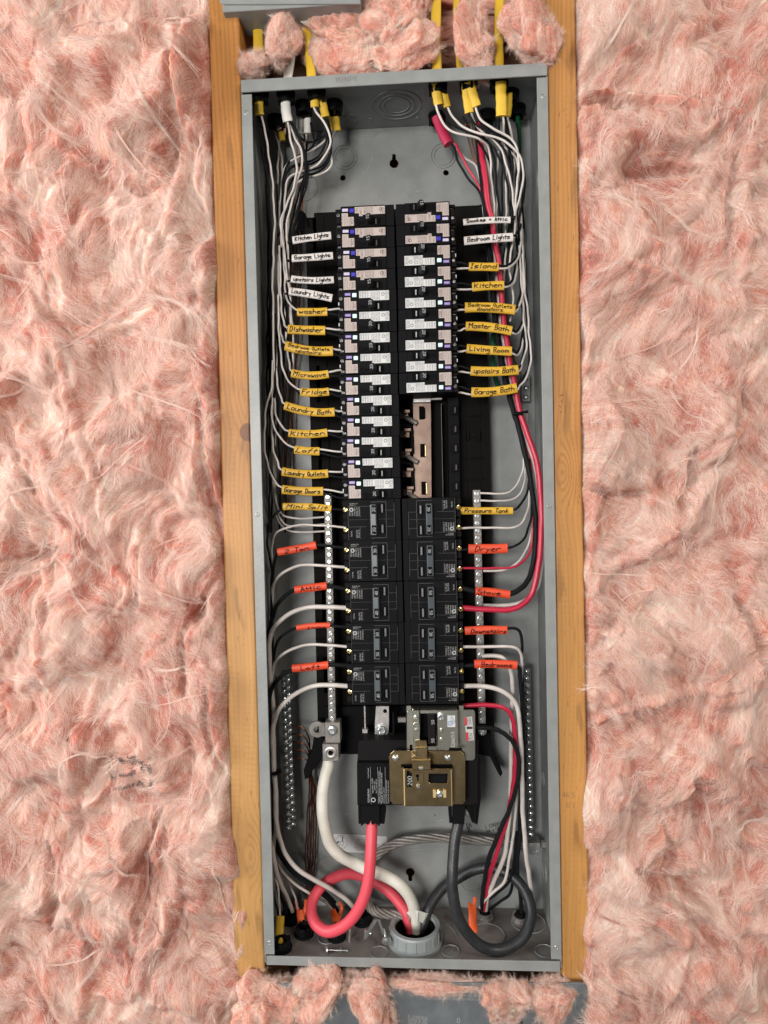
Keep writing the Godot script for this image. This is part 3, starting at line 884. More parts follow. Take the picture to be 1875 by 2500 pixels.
# ---------- breakers. Built for the left column (terminals to the left); the right column is the same turned half round.
const ZB := -0.075
func T(m: MB, s: String, cap: float, x: float, y: float, z: float, turn := PI / 2, long := 0.0) -> void:
	put_text(m, s, cap * 0.001, Vector3(x, y, z) * 0.001, turn, long * 0.001)
func make_arc_breaker(white: bool, amps: String) -> Node3D:   # x, y in mm from the middle of the pole, z up from its foot
	var t := Node3D.new()
	var m := MB.new()
	bar(m, -31.5, -12.5, 2, 22.5, 12.5, 62.2, 0.5)
	bar(m, 22.6, -12.45, 2, 33, 12.45, 61.0, 0.25)
	obj("body", m, M.black, t)
	m = MB.new()   # terminal end: stepped, with two wire openings
	bar(m, -38, -12.4, 2, -31.6, 12.4, 42, 0.5)
	bar(m, -38.6, 6.2, 42, -31.6, 12.2, 56, 0.8)
	bar(m, -38.4, -12.2, 42, -31.6, -8.6, 54, 0.8)
	bar(m, -37.0, -5.6, 42, -31.6, 2.6, 57, 0.8)
	obj("terminal_end", m, M.black_soft, t)
	for y in [5.0, -7.0]:
		var s := obj("terminal_screw", screw_mesh, M.screw_dark, t, Vector3(-0.0348, y * 0.001, 0.0555 if y > 0 else 0.0505))
		s.scale = Vector3.ONE * 0.7
		s.rotation = Vector3(0, -0.25, 0.7)
	if white:
		m = MB.new()
		bar(m, -38.2, -3.2, 50.5, -32.2, 0.6, 56.2, 0.3)
		var tg := obj("terminal_marker", m, M.sticker_w, t)
		var d := MB.new()
		T(d, "1 2", 2.2, -35.2, -1.3, 56.35, 0.0)
		obj("print", d, M.print, tg)
	m = MB.new()   # ribs beside the handle and raised frame lines
	for k in 6: bar(m, -13.5 + k * 1.9, -11.2 + 0.35 * k, 61.8, -12.7 + k * 1.9, -3.5 - 0.5 * k, 62.9, 0.2)
	bar(m, -31.2, -12.3, 61.8, 22.3, -11.7, 62.6, 0.1)
	obj("rib", m, M.black, t)
	m = MB.new()
	bar(m, -20.2, 4.1, 61.5, -15.0, 8.9, 63.8, 0.4)
	obj("test_button", m, M.pale_blue if white else M.blue, t)
	m = MB.new()
	bar(m, -29.4, 6.2, 62.0, -22.4, 9.6, 62.4, 0.0)
	var logo := obj("maker_label", m, M.violet if white else M.lavender, t)
	m = MB.new()
	T(m, "SIEMENS", 1.3, -25.9, 7.9, 62.45, 0.0, 6.0)
	obj("print", m, M.sticker_w, logo)
	m = MB.new()   # stepped test label
	slab(m, poly([-30.2, -11.2, -15.6, -11.2, -15.6, -0.6, -22.6, -0.6, -22.6, 4.2, -30.2, 4.2]), 0.0620, 0.0624)
	var lab := obj("test_label", m, M.sticker_p, t)
	m = MB.new()
	T(m, "TEST", 2.6, -17.6, -5.8, 62.5)
	for k in 5: T(m, ["Press test button", "monthly with breaker", "ON it must trip off", "if not replace unit", "Outlet branch"][k], 0.9, -29.2 + k * 2.1, -3.6 if k < 3 else -6.2, 62.5, PI / 2, 13.0 if k < 3 else 9.0)
	bar(m, -19.4, -11.0, 62.42, -19.2, -0.9, 62.5, 0.0)
	obj("print", m, M.print, lab)
	m = MB.new()   # long rating label, stepped round the handle
	if white: slab(m, poly([-12, 11.2, -12, 3.0, 2.0, 3.0, 2.0, -0.3, 24.2, -0.3, 24.2, 11.2]), 0.0622, 0.0626)
	else: slab(m, poly([-14.2, 10.8, -14.2, 3.4, -9.2, 3.4, -9.2, -0.2, -4.8, -0.2, -4.8, 1.4, 22.2, 1.4, 22.2, 10.8]), 0.0622, 0.0626)
	lab = obj("rating_label", m, M.sticker_w if white else M.sticker_p, t)
	m = MB.new()
	if white:
		for k in 4: T(m, ["CIRCUIT", "BREAKER", "DUAL AFCI", "GFCI"][k], 1.5, -10.4 + k * 3.0, 7.0, 62.75, PI / 2, 6.6)
		for k in 6: T(m, ["TYPE QFGA2", "SERIES A 120V", "10 kA 60 Hz", "40C wire", "60/75C CU-AL", "HACR SWD"][k], 1.2, 2.8 + k * 1.9, 5.4, 62.75, PI / 2, 9.5)
		for k in 3: T(m, ["LISTED 8K22", "ISSUE NO", "LOT 2418"][k], 1.1, 20.0 + k * 1.6, 5.4, 62.75, PI / 2, 9.0)
	else:
		T(m, "15A", 2.0, -11.6, 7.0, 62.75, PI / 2, 5.5)
		T(m, "CAFCI", 2.4, -7.0, 5.2, 62.75, PI / 2, 8.5)
		for k in 6: T(m, ["COMBINATION", "TYPE QAF2", "SERIES A 120V", "10 kA 60 Hz", "60/75C CU-AL", "HACR SWD"][k], 1.1, -2.6 + k * 1.9, 6.0, 62.75, PI / 2, 8.0)
		for k in 3: T(m, ["LISTED 8K22", "ISSUE NO", "LOT 2418"][k], 1.0, 17.6 + k * 1.7, 6.0, 62.75, PI / 2, 7.0)
	ring(m, Vector3(0.0168, 0.007, 0.06265), Vector3.BACK, 0.0017, 0.0003, 0.0001, 16)
	obj("print", m, M.print, lab)
	m = MB.new()
	bar(m, 5.4, -11.6, 60.5, 16.6, -2.4, 62.32, 0.0)
	obj("window_recess", m, M.dark, t)
	m = MB.new()
	bar(m, 10.4, -10.4, 61, 12.0, -4.0, 62.7, 0.2)
	obj("window_flag", m, M.print_g if white else M.line, t)
	m = MB.new()   # switch handle
	slab(m, poly([0.2, -10.6, 5.9, -10.6, 5.9, -2.2, 0.2, -2.2]), 0.060, 0.0655, 0.0004)
	var hs := MB.new()
	cbox(hs, Vector3(0.0036, -0.0064, 0.0700), Vector3(0.0062, 0.0086, 0.0105), 0.0012, Basis(Vector3.UP, -0.28))
	m.add(hs)
	var hd := obj("switch_handle", m, M.knob if white else M.black_soft, t)
	m = MB.new()
	put_text(m, amps, 0.0036, Vector3(0.0021, -0.0064, 0.0726), PI / 2, 0.0)
	for k in m.v.size(): m.v[k] = Vector3(0.0036, -0.0064, 0.07) + Basis(Vector3.UP, -0.28) * Vector3(m.v[k].x - 0.0021, m.v[k].y + 0.0064, 0.0055)
	obj("amp_number", m, M.print_w, hd)
	return t
func make_double_breaker(amps: String) -> Node3D:
	var t := Node3D.new()
	var m := MB.new()
	bar(m, -31.5, -25.1, 2, 26.0, 25.1, 62.0, 0.5)
	bar(m, 26.1, -25.05, 2, 33, 25.05, 61.2, 0.25)
	obj("body", m, M.black, t)
	m = MB.new()
	bar(m, -38.6, -25, 2, -31.6, 25, 40, 0.5)
	for y in [19.8, 5.0, -4.6, -20.2]: bar(m, -38.4, y - 3.6, 40, -31.6, y + 3.6, 54.5 if absf(y) > 10 else 53.0, 0.6)
	obj("terminal_end", m, M.black_soft, t)
	for y in [12.6, -12.4]:
		var s := obj("terminal_screw", big_screw, M.brass, t, Vector3(-0.0352, y * 0.001, 0.051))
		s.rotation = Vector3(0, -0.35, rng.randf_range(0, 3))
		s.scale = Vector3.ONE * 0.78
	m = MB.new()   # raised moulding lines
	for q in [[-3.2, 21.4, 15.4, 21.9], [-3.2, -22.4, 15.4, -21.9], [15.2, -22, 15.7, 21.5], [-30.5, 16.6, -3.5, 17.0], [-30.5, -8.4, -9, -8.0], [-31.2, -24, -30.8, 17], [15.7, 11.2, 25.6, 11.6], [15.7, -8.6, 25.6, -8.2], [25.2, -8.6, 25.6, 20], [-16.6, -23, -16.2, -8.4], [-16.6, 3.6, -16.2, 16.6], [-30.5, 0.4, 25, 0.7]]:
		bar(m, q[0], q[1], 61.6, q[2], q[3], 62.35, 0.1)
	obj("moulding", m, M.line, t)
	m = MB.new()   # moulded printing
	for k in 5: T(m, ["TYPE QP", "240V HACR", "10 kA 60Hz", "ISSUE F41", "LISTED"][k], 1.7, -28.6 + k * 2.9, 10.4, 62.2, PI / 2, 10.5)
	ring(m, Vector3(-0.0268, 0.0128, 0.0621), Vector3.BACK, 0.002, 0.0006, 0.0002, 16)
	for k in 3: T(m, ["CU-AL", "60/75C", "36 lb-in"][k], 1.7, [-27.4, -20.6, -18.2][k], -16.6, 62.2, PI / 2, [7.0, 10.0, 10.0][k])
	T(m, "SIEMENS USA", 1.2, -24.0, 20.2, 62.2, 0.0, 10.0)
	T(m, "Made in", 1.0, -25.4, 18.4, 62.2, 0.0, 7.0)
	obj("print", m, M.print_g, t)
	for y in [13.6, -11.2]:
		m = MB.new()
		bar(m, 7.4, y - 5.6, 60.5, 14.4, y + 5.6, 62.15, 0.0)
		obj("window_recess", m, M.dark, t)
		m = MB.new()
		bar(m, 9.6, y - 5.0, 61, 11.8, y + 5.0, 62.9, 0.2)
		obj("window_flag", m, M.flag, t)
	m = MB.new()   # the tied handle
	cbox(m, Vector3(0.0005, 0.0002, 0.0655), Vector3(0.0076, 0.0374, 0.0075), 0.0008, Basis(Vector3.UP, -0.12))
	var hd := obj("switch_handle", m, M.tie, t)
	for y in [12.6, -11.6]:
		m = MB.new()
		cbox(m, Vector3(0.0008, y * 0.001, 0.0691), Vector3(0.0052, 0.0104, 0.0006), 0.0001, Basis(Vector3.UP, -0.12))
		obj("number_plate", m, M.black, hd)
		m = MB.new()
		put_text(m, amps, 0.0036, Vector3(0.0012, y * 0.001, 0.06965), PI / 2)
		obj("amp_number", m, M.print_w, hd)
	return t
func set_breaker(o: Node3D, right: bool, x: float, y: float, called: String, label: String, group: String) -> void:
	o.name = numbered(called)
	if o.get_parent() == null: add_child(o)
	o.position = Vector3(x, y, ZB)
	o.rotation = Vector3(0, 0, PI if right else 0.0) + Vector3(rng.randfn(0, 0.004), rng.randfn(0, 0.006), rng.randfn(0, 0.0035))
	tag(o, label, "circuit breaker", group)

# ---------- wires, sleeves, cables. Paths are "x,y,depth" in photograph pixels and millimetres behind the rim; a point without a depth keeps the last one.
func path(spec: String, dx := 0.0, dy := 0.0, dz := 0.0) -> Array:
	var o := []
	var z := 40.0
	for q in spec.split(" ", false):
		var f := q.split(",")
		if f.size() > 2: z = f[2].to_float()
		o.append(up(f[0].to_float() + dx, f[1].to_float() + dy, -(z + dz) * 0.001))
	return o
func wire(kind: String, r: float, label: String, pts: Array, group := "") -> MeshInstance3D:
	var m := MB.new()
	var at: Vector3 = pts[0]
	var line := spline(pts, 7)
	var ph := rng.randf_range(0.0, 60.0)
	var soft := 0.00055 if r < 1.8 else 0.00022
	for k in line.size():   # slight kinks and hand bends
		var fade := minf(1.0, minf(k, line.size() - 1 - k) / 8.0)
		line[k] += Vector3(sin(line[k].y * 120.0 + ph) + 0.6 * sin(line[k].y * 270.0 + ph * 2.0), 0.5 * sin(line[k].x * 190.0 + ph), 0.8 * sin(line[k].y * 150.0 + ph * 3.0)) * soft * fade - at
	var thick := r > 2.0
	tube(m, line, r * 0.001, 14 if thick else 9)
	if thick and kind in ["w_red", "w_black"] and r < 4.0:   # stranded conductor shows through the jacket
		for k in m.v.size():
			var ringk := k / 15
			var sd := k % 15
			if ringk < line.size(): m.v[k] += m.n[k] * 0.00016 * sin(TAU * 5.0 * sd / 14.0 + ringk * 1.4)
	var o := obj({"w_white": "white_wire", "w_black": "black_wire", "w_red": "red_wire", "w_green": "green_wire", "copper": "copper_wire"}[kind], m, M[kind], null, at)
	tag(o, label, "wire", group)
	return o
func W(kind: String, r: float, label: String, spec: String, group := "") -> MeshInstance3D:
	return wire(kind, r, label, path(spec), group)
func sleeve(kind: String, x0: float, yl: float, ym: float, x1: float, yr: float, high: float, text: String, text2: String, label: String, z := 0.031, fill := 0.82, shift := 0.0, roll := 0.0, flat := 0.42) -> void:
	var a := up(x0, yl, -z)
	var b := up((x0 + x1) / 2, ym, -z + 0.0006)
	var c := up(x1, yr, -z)
	var half := high / 1965.0 / 2.0
	var line := spline([a, a.lerp(b, 0.5) + (b - (a + c) / 2) * 0.25, b, b.lerp(c, 0.5) + (b - (a + c) / 2) * 0.25, c], 5)
	var m := MB.new()
	var at := b
	for k in line.size(): line[k] -= at
	var sd := rng.randf_range(0, 50.0)
	tube(m, line, half, 20, flat, false, func(t: float) -> float: return 1.0 + 0.025 * sin(t * 9.0 + sd) + 0.03 * pow(absf(t - 0.5) * 2.0, 6.0), true)
	var inner := MB.new()
	tube(inner, line, half * 0.92, 20, flat * 0.98, false, null, true)
	m.add(inner)
	var o := obj("wire_sleeve", m, M[kind], null, at)
	tag(o, label, "wire label", {"tag_w": "white handwritten wire sleeves", "tag_y": "yellow handwritten wire sleeves", "tag_o": "orange handwritten wire sleeves"}[kind])
	var ink := MB.new()
	var total := 0.0
	for k in line.size() - 1: total += line[k].distance_to(line[k + 1])
	for row in ([text] if text2 == "" else [text, text2]):
		var two := text2 != ""
		var sk := strokes(row)
		var span: float = sk[1]
		var long := total * fill * (1.0 if row == text or not two else 0.62)
		var ux := minf(long / span, half * 2.0 * (0.115 if not two else 0.1) * 1.5)
		var uy := minf(half * 2.0 * (0.088 if not two else 0.062), ux * 1.6)
		var x_start := total / 2 - ux * span / 2 + shift * total
		var slant := rng.randf_range(-0.05, 0.28)
		var v_mid := 0.0 if not two else half * (0.34 if row == text else -0.42)
		for st in sk[0]:
			var pts := []
			for q in st:
				var p: Vector2 = q
				var s := clampf((x_start + (p.x + (p.y - 2.5) * slant) * ux) / total, 0.0, 1.0) * (line.size() - 1)
				var k := mini(int(s), line.size() - 2)
				var base := line[k].lerp(line[k + 1], s - k)
				var t := (line[k + 1] - line[k]).normalized()
				var nn := (Vector3.BACK - t * t.z).normalized()
				var v := v_mid + (p.y - 2.6) * uy - roll * half
				var e := clampf(v / half, -0.97, 0.97)
				if roll > 0.0: e = clampf(sin(clampf(v / half, -1.5, 1.5)), -1.0, 1.0)
				pts.append([base + nn.cross(t) * (e * half) + nn * (half * flat * cos(asin(e)) * 1.04 + 0.0007), nn])
			for k in pts.size() - 1:
				var p0: Vector3 = pts[k][0]
				var p1: Vector3 = pts[k + 1][0]
				var d := (p1 - p0).normalized()
				var wd := 0.00046 if not two else 0.00036
				var sdv: Vector3 = d.cross(pts[k][1]).normalized() * wd
				p0 -= d * wd * 0.8; p1 += d * wd * 0.8
				ink.face([p0 - sdv, p0 + sdv, p1 + sdv, p1 - sdv], Vector3.BACK)
	if ink.v.size(): obj("handwriting", ink, M.ink, o)
func sheath(kind: String, spec: String, wide_mm: float, label: String, flat := 0.5, called := "cable", group := "") -> MeshInstance3D:
	var pts := path(spec)
	var m := MB.new()
	var at: Vector3 = pts[0]
	var line := spline(pts, 6)
	for k in line.size(): line[k] -= at
	tube(m, line, wide_mm * 0.0005, 14, flat, true, func(t: float) -> float: return 1.0 + 0.03 * sin(t * 23.0 + at.x * 900.0), true)
	var o := obj(called, m, M[kind], null, at)
	tag(o, label, "cable", group)
	return o
func clamp_black(x: float, y: float, plane: float, label: String, r := 0.0105) -> void:   # plastic push-in connector in the top or bottom wall
	var p := upy(x, y, plane)
	var down := Vector3.DOWN if plane > 0 else Vector3.UP
	var root := thing("cable_connector", label, "cable connector", p, "black plastic cable connectors")
	var m := MB.new()
	lathe(m, [Vector2(r * 1.18, 0.0), Vector2(r * 1.18, 0.003), Vector2(r, 0.0035), Vector2(r * 0.96, 0.010), Vector2(r * 0.88, 0.012), Vector2(r * 0.7, 0.012), Vector2(r * 0.66, 0.002), Vector2(0, 0.002)], Vector3.ZERO, down, 20)
	obj("collar", m, M.black, root)
	m = MB.new()
	for k in 6:
		var a := TAU * k / 6.0 + 0.3
		cbox(m, down * 0.008 + Vector3(cos(a), 0, sin(a)) * r * 0.98, Vector3(0.003, 0.009, 0.003), 0.0005, Basis(Vector3.UP, -a))
	obj("locking_tab", m, M.black, root)
func loop_cable(called: String, kind: String, r: float, label: String, spec: String) -> void:
	var pts := path(spec)
	var m := MB.new()
	var at: Vector3 = pts[0]
	var line := spline(pts, 9)
	for k in line.size(): line[k] -= at
	tube(m, line, r * 0.001, 22, 1.0, true, func(t: float) -> float: return 1.0 + 0.012 * sin(t * 31.0))
	tag(obj(called, m, M[kind], null, at), label, "cable")
func pbar(m: MB, x0: float, y0: float, x1: float, y1: float, z1: float, z0: float, ch := 0.0005) -> void:   # a block whose front face spans these pixels at depth z1 (mm)
	var a := up(x0, y0, z1 * 0.001)
	var b := up(x1, y1, z1 * 0.001)
	var c := (a + b) / 2
	cbox(m, Vector3(c.x, c.y, (z0 + z1) * 0.0005), Vector3(absf(b.x - a.x), absf(b.y - a.y), absf(z1 - z0) * 0.001), ch)
func pslab(m: MB, pix: Array, z1: float, z0: float, ch := 0.0004) -> void:
	var p := PackedVector2Array()
	for k in range(0, pix.size(), 2):
		var q := up(pix[k], pix[k + 1], z1 * 0.001)
		p.append(Vector2(q.x, q.y))
	slab(m, p, z0 * 0.001, z1 * 0.001, ch)
func pround(x0: float, y0: float, x1: float, y1: float, r: float) -> Array:
	var o := []
	for q in rrect(x0, y0, x1, y1, r): o.append_array([q.x, q.y])
	return o

const RED_LOOP := "907,1985,30 908,2010,26 907,2048,20 904.5,2096,14 900,2145,10 888,2193,8 866,2234,9 837,2262,12 803,2274,18 775,2260,26 761,2231,38 764,2197,52 784,2165,64 813,2144,74 844,2133,80 876,2136,84 916,2153,86 950,2176,80 974,2202,70 992,2232,62 1003,2275,58"
const BLACK_LOOP := "1122,1985,34 1119,2010,30 1110,2053,24 1106,2099,18 1104.5,2133,13 1104.5,2172,10 1114,2225,8 1132,2265,9 1164,2302,12 1199,2319,16 1236,2315,20 1273,2292,26 1291,2260,34 1297,2222,44 1284,2180,56 1260,2148,66 1228,2127,74 1193,2118,80 1156,2124,84 1119,2143,86 1082,2167,82 1058,2197,72 1043,2228,64 1030,2275,58"
const WHITE_MAIN := "806,1840,52 801,1870,50 794,1895,48 788.5,1929,44 787,1963,42 789,1998,42 797,2036,44 808,2064,48 830,2088,52 863,2106,56 899,2123,58 935,2136,60 971,2156,60 997,2184,60 1011,2220,60 1016,2275,58"
const BRAID := "1296,2071,92 1262,2062,90 1200,2054,90 1137,2050,89 1060,2045,88 1003,2051,86 963,2061,84 930,2079,82 906,2108,84 892,2145,88 888,2178,88 896,2203,82 914,2224,74 945,2232,68 980,2234,64 1003,2236,60 1010,2275,58"

func build_interior() -> void:
	# black plastic backbone that carries the buses
	var root := thing("bus_support", "black moulded plastic backbone behind the two breaker columns", "bus support", up(980, 1850, -0.1))
	var m := MB.new()
	pbar(m, 766, 519, 1198, 1790, -84, -112, 0.001)
	var base := obj("backbone", m, M.base_black, root, -root.position)
	m = MB.new()
	for q in [[772, 530, 776, 1780], [790, 530, 793, 1780], [1128, 530, 1131, 1780], [1184, 530, 1188, 1780]]: pbar(m, q[0], q[1], q[2], q[3], -82, -86, 0.0004)
	for k in 24:
		pbar(m, 776, 545 + k * 52, 790, 548 + k * 52, -81.5, -86, 0.0003)
		pbar(m, 1132, 545 + k * 52, 1183, 547 + k * 52, -82, -86, 0.0003)
	obj("rib", m, M.base_black, base)
	for ear in 2:
		m = MB.new()
		if ear == 0: pslab(m, [722, 522, 736, 512, 745, 520, 752, 555, 766, 560, 766, 590, 748, 588, 728, 555], -74, -108, 0.001)
		else: pslab(m, [1160, 560, 1160, 515, 1172, 498, 1180, 500, 1186, 530, 1184, 580], -74, -108, 0.001)
		obj("ear", m, M.black, root, -root.position)
	m = MB.new()
	pslab(m, [766, 1800, 790, 1800, 790, 1850, 770, 1868, 756, 1898, 744, 1904, 741, 1880, 752, 1850, 760, 1835], -70, -108, 0.001)
	pslab(m, [1160, 1790, 1198, 1790, 1203, 1840, 1218, 1868, 1227, 1888, 1222, 1898, 1212, 1880, 1196, 1848, 1160, 1840], -70, -108, 0.001)
	pbar(m, 790, 1725, 1170, 1842, -78, -108, 0.001)
	obj("foot", m, M.black, root, -root.position)
	# bare bus with its stabs where the right column is still empty
	root = thing("bus_bar", "bare metal bus plate with slots in the empty breaker spaces", "bus bar", up(1030, 1218, -0.07))
	m = MB.new()
	pslab(m, [1008, 968, 1052, 968, 1054, 1216, 1010, 1216], -66, -68.5, 0.0003)
	obj("plate", m, M.bus, root, -root.position)
	m = MB.new()
	pbar(m, 1008, 968, 1052, 982, -60, -66, 0.0006)
	pbar(m, 1052, 968, 1080, 976, -60, -66, 0.0006)
	obj("top_strap", m, M.zinc_dull, root, -root.position)
	for y in [1008, 1100, 1192]:
		m = MB.new()
		pbar(m, 1023 + (y - 1008) * 0.03, y - 16, 1036 + (y - 1008) * 0.03, y + 16, -65.6, -66.4, 0.0)
		obj("slot", m, M.dark, root, -root.position)
		m = MB.new()
		pbar(m, 1034 + (y - 1008) * 0.03, y - 13, 1038 + (y - 1008) * 0.03, y + 14, -63.5, -66.4, 0.0004)
		obj("spring_clip", m, M.gold if y > 1010 else M.dark, root, -root.position)
	for q in [[1002, 1025], [1004, 1120], [1007, 1212]]:
		m = MB.new()
		var p := up(q[0], q[1], -0.062)
		tube(m, PackedVector3Array([p + Vector3(-0.005, 0.003, -0.003), p, p + Vector3(0.006, -0.004, 0.002), p + Vector3(0.008, -0.005, 0.002)]), 0.0032, 10)
		obj("stab_rivet", m, M.alu, root, -root.position)
	for q in [[975, 1003], [978, 1048], [980, 1098], [984, 1145], [985, 1190]]:
		m = MB.new()
		pbar(m, q[0] + 8, q[1] - 3, q[0] + 26, q[1] + 5, -56, -66, 0.0006)
		pbar(m, q[0] - 2, q[1] + 3, q[0] + 22, q[1] + 20, -64, -68, 0.0006)
		obj("stab", m, M.bus, root, -root.position)
	for q in [[980, 1038, 1006, 1108], [982, 1130, 1008, 1200]]:
		m = MB.new()
		var o := []
		for k in 13:
			var t := PI / 2 * k / 6.0 - PI / 2
			o.append(up(q[0] + 16 + 9 * cos(t) , (q[1] + 14 if k < 7 else q[3] - 6) + (12 * sin(t) if k < 7 else 0.0), -0.062))
		tube(m, PackedVector3Array([up(q[0] - 4, q[1], -0.062)] + o.slice(0, 7) + [up(q[2] + 1, q[3], -0.062)]), 0.0022, 8)
		obj("barrier", m, M.black, root, -root.position)
	# hook rail with five clips
	root = thing("breaker_rail", "black breaker hook rail with five clips in the empty spaces", "rail", up(1105, 1218, -0.07))
	m = MB.new()
	pslab(m, [1092, 968, 1120, 968, 1124, 1216, 1096, 1216], -62, -84, 0.0008)
	obj("rail", m, M.black, root, -root.position)
	m = MB.new()
	pbar(m, 1077, 985, 1082, 1216, -66, -84, 0.0006)
	obj("edge_strip", m, M.zinc_dull, root, -root.position)
	for k in 5:
		var y := 1001.0 + k * 46.6
		var x := 1110.0 + k * 0.9
		m = MB.new()
		pbar(m, x - 8, y - 11, x + 7, y + 11, -59, -63, 0.0008)
		var cl := obj("clip", m, M.black, root, -root.position)
		m = MB.new()
		pbar(m, x - 1, y - 7, x + 3, y + 7, -58.4, -60, 0.0004)
		obj("clip_hook", m, M.line, cl)
	m = MB.new()
	pbar(m, 1140, 1052, 1146, 1075, -79, -84, 0.0006)
	pbar(m, 1168, 1052, 1173, 1075, -79, -84, 0.0006)
	obj("pry_slot", m, M.black, root, -root.position)
	# neutral bars beside the columns, ground bars near the side walls
	neutral_bar("long bare neutral bar with screws, left of the breaker columns", up(800, 1204, -0.05), up(811, 1764, -0.05), 32, 0.0095)
	neutral_bar("long bare neutral bar with screws, right of the breaker columns", up(1164, 1196, -0.05), up(1177, 1768, -0.05), 32, 0.0095)
	neutral_bar("slanting ground bar with two staggered screw rows, lower left", up(697, 1640, -0.075), up(711, 2025, -0.075), 44, 0.0115, true, Vector3(0.25, 0, 0.97))
	neutral_bar("ground bar with one screw row, lower right beside the wall", up(1287, 1630, -0.08), up(1297, 2045, -0.08), 24, 0.0105)
	neutral_bar("short grey ground bar under the red cable, upper right", up(1283, 915, -0.1), up(1284, 981, -0.1), 3, 0.012)
	# lug block of the left neutral bar
	root = thing("neutral_lug", "square two-part metal neutral lug holding the thick white cable", "lug", up(807, 1858, -0.06))
	m = MB.new()
	pbar(m, 793, 1764, 831, 1814, -40, -58, 0.0006)
	obj("upper_block", m, M.alu, root, -root.position)
	m = MB.new()
	pbar(m, 787, 1817, 827, 1858, -38, -60, 0.0006)
	var lb := obj("lower_block", m, M.alu, root, -root.position)
	m = MB.new()
	lathe(m, [Vector2(0.0085, 0), Vector2(0.0082, 0.0014), Vector2(0.0062, 0.0018), Vector2(0.0055, 0.0006), Vector2(0.0042, 0.0004), Vector2(0.004, 0.001), Vector2(0, 0.0008)], up(807, 1838, -0.038), Vector3.BACK, 22)
	obj("set_screw", m, M.zinc_dull, lb)
	m = MB.new()
	lathe(m, [Vector2(0.0035, 0), Vector2(0, 0.0002)], up(807, 1838, -0.0366), Vector3.BACK, 6)
	obj("hex_socket", m, M.dark, lb)
	bolt(root, "lug_screw", up(811, 1783, -0.0395) - root.position, 1.5)
	m = MB.new()
	lathe(m, [Vector2(0.0105, -0.004), Vector2(0.0105, 0), Vector2(0.0045, 0.0002), Vector2(0.0045, -0.004)], up(774, 1781, -0.056), Vector3.BACK, 20)
	pbar(m, 778, 1765, 794, 1798, -56.3, -60, 0.0004)
	obj("mounting_ear", m, M.alu, root, -root.position)
	# lug of the right ground bar
	root = thing("ground_lug", "small metal ground lug where the bare stranded cable ends", "lug", up(1305, 2090, -0.09))
	m = MB.new()
	pbar(m, 1288, 2058, 1320, 2086, -76, -94, 0.0006)
	obj("block", m, M.zinc_dull, root, -root.position)
	m = MB.new()
	lathe(m, [Vector2(0.0068, 0), Vector2(0.0064, 0.0016), Vector2(0.0044, 0.0018), Vector2(0.0038, 0.0004), Vector2(0, 0.0003)], up(1304, 2073, -0.076), Vector3.BACK, 18)
	obj("set_screw", m, M.zinc, root, -root.position)
	m = MB.new()
	pbar(m, 1320, 2056, 1336, 2070, -86, -92, 0.0004)
	obj("strap", m, M.zinc_dull, root, -root.position)
	# screw ends of the right neutral bar
	root = thing("bar_screw", "bright hex screw below the right neutral bar", "screw", up(1177, 1785, -0.056))
	bolt(root, "head", Vector3.ZERO, 1.25)
	# main breaker
	root = thing("main_breaker", "large black main breaker below the columns, mounted sideways", "circuit breaker", up(1020, 1968, -0.08))
	m = MB.new()
	pslab(m, [876, 1808, 1168, 1808, 1168, 1966, 872, 1966, 871, 1870], -22, -84, 0.001)
	var body := obj("body", m, M.black_soft, root, -root.position)
	m = MB.new()
	pslab(m, [872, 1864, 953, 1864, 953, 1967, 874, 1967], -12, -24, 0.0015)
	var panel := obj("label_face", m, M.black, root, -root.position)
	m = MB.new()
	var zt := -0.0117
	var put := func(s: String, cap: float, x: float, y0: float, y1: float) -> void:
		put_text(m, s, cap, up(x, (y0 + y1) / 2, zt), PI / 2, absf(up(x, y0, zt).y - up(x, y1, zt).y))
	put.call("SIEMENS", 0.0021, 900, 1926, 1959)
	put.call("Circuit breaker", 0.0014, 899, 1875, 1900)
	put.call("Types MBK / EQ9685", 0.0014, 909.5, 1900, 1937)
	put.call("120/240 V 22kA", 0.0014, 914.5, 1907, 1930)
	put.call("75C Cu/Al 60 Hz", 0.0014, 919, 1902, 1937)
	put.call("200A 2-pole common trip", 0.0017, 926, 1884, 1959)
	put.call("Torque 250 lb-in wire strip", 0.0017, 932, 1887, 1961)
	put.call("HACR type, series 1", 0.0014, 937.5, 1921, 1961)
	put.call("Use only with listed load centers", 0.0014, 943.5, 1904, 1962)
	put.call("Internal trip device", 0.0014, 948, 1906, 1961)
	for x in [905.0, 922.8, 929.2, 941.0]:
		pbar(m, x - 0.8, 1873, x + 0.8, 1963, -11.7, -11.8, 0.0)
	ring(m, up(911.5, 1953, zt - 0.0001), Vector3.BACK, 0.0024, 0.0005, 0.0002, 20)
	obj("print", m, M.print_w, panel)
	m = MB.new()
	for q in [[874, 1966, 882, 2012], [925, 1966, 939, 2012]]: pbar(m, q[0], q[1], q[2], q[3], -20, -60, 0.0006)
	pslab(m, [881, 1960, 927, 1960, 927, 2018, 917, 2011, 908, 2014, 904, 2000, 900, 2014, 890, 2011, 881, 2018], -16, -19, 0.0004)
	obj("left_shroud", m, M.black, root, -root.position)
	m = MB.new()
	for q in [[1096, 1966, 1104, 2010], [1156, 1960, 1164, 2004]]: pbar(m, q[0], q[1], q[2], q[3], -22, -60, 0.0006)
	pslab(m, [1104, 1966, 1136, 1966, 1134, 2012, 1104, 2012], -20, -23, 0.0004)
	pslab(m, [1138, 1850, 1163, 1850, 1172, 1860, 1174, 1950, 1166, 2014, 1152, 2008, 1146, 1990, 1138, 1975], -26, -50, 0.0008)
	obj("right_shroud", m, M.black, root, -root.position)
	m = MB.new()
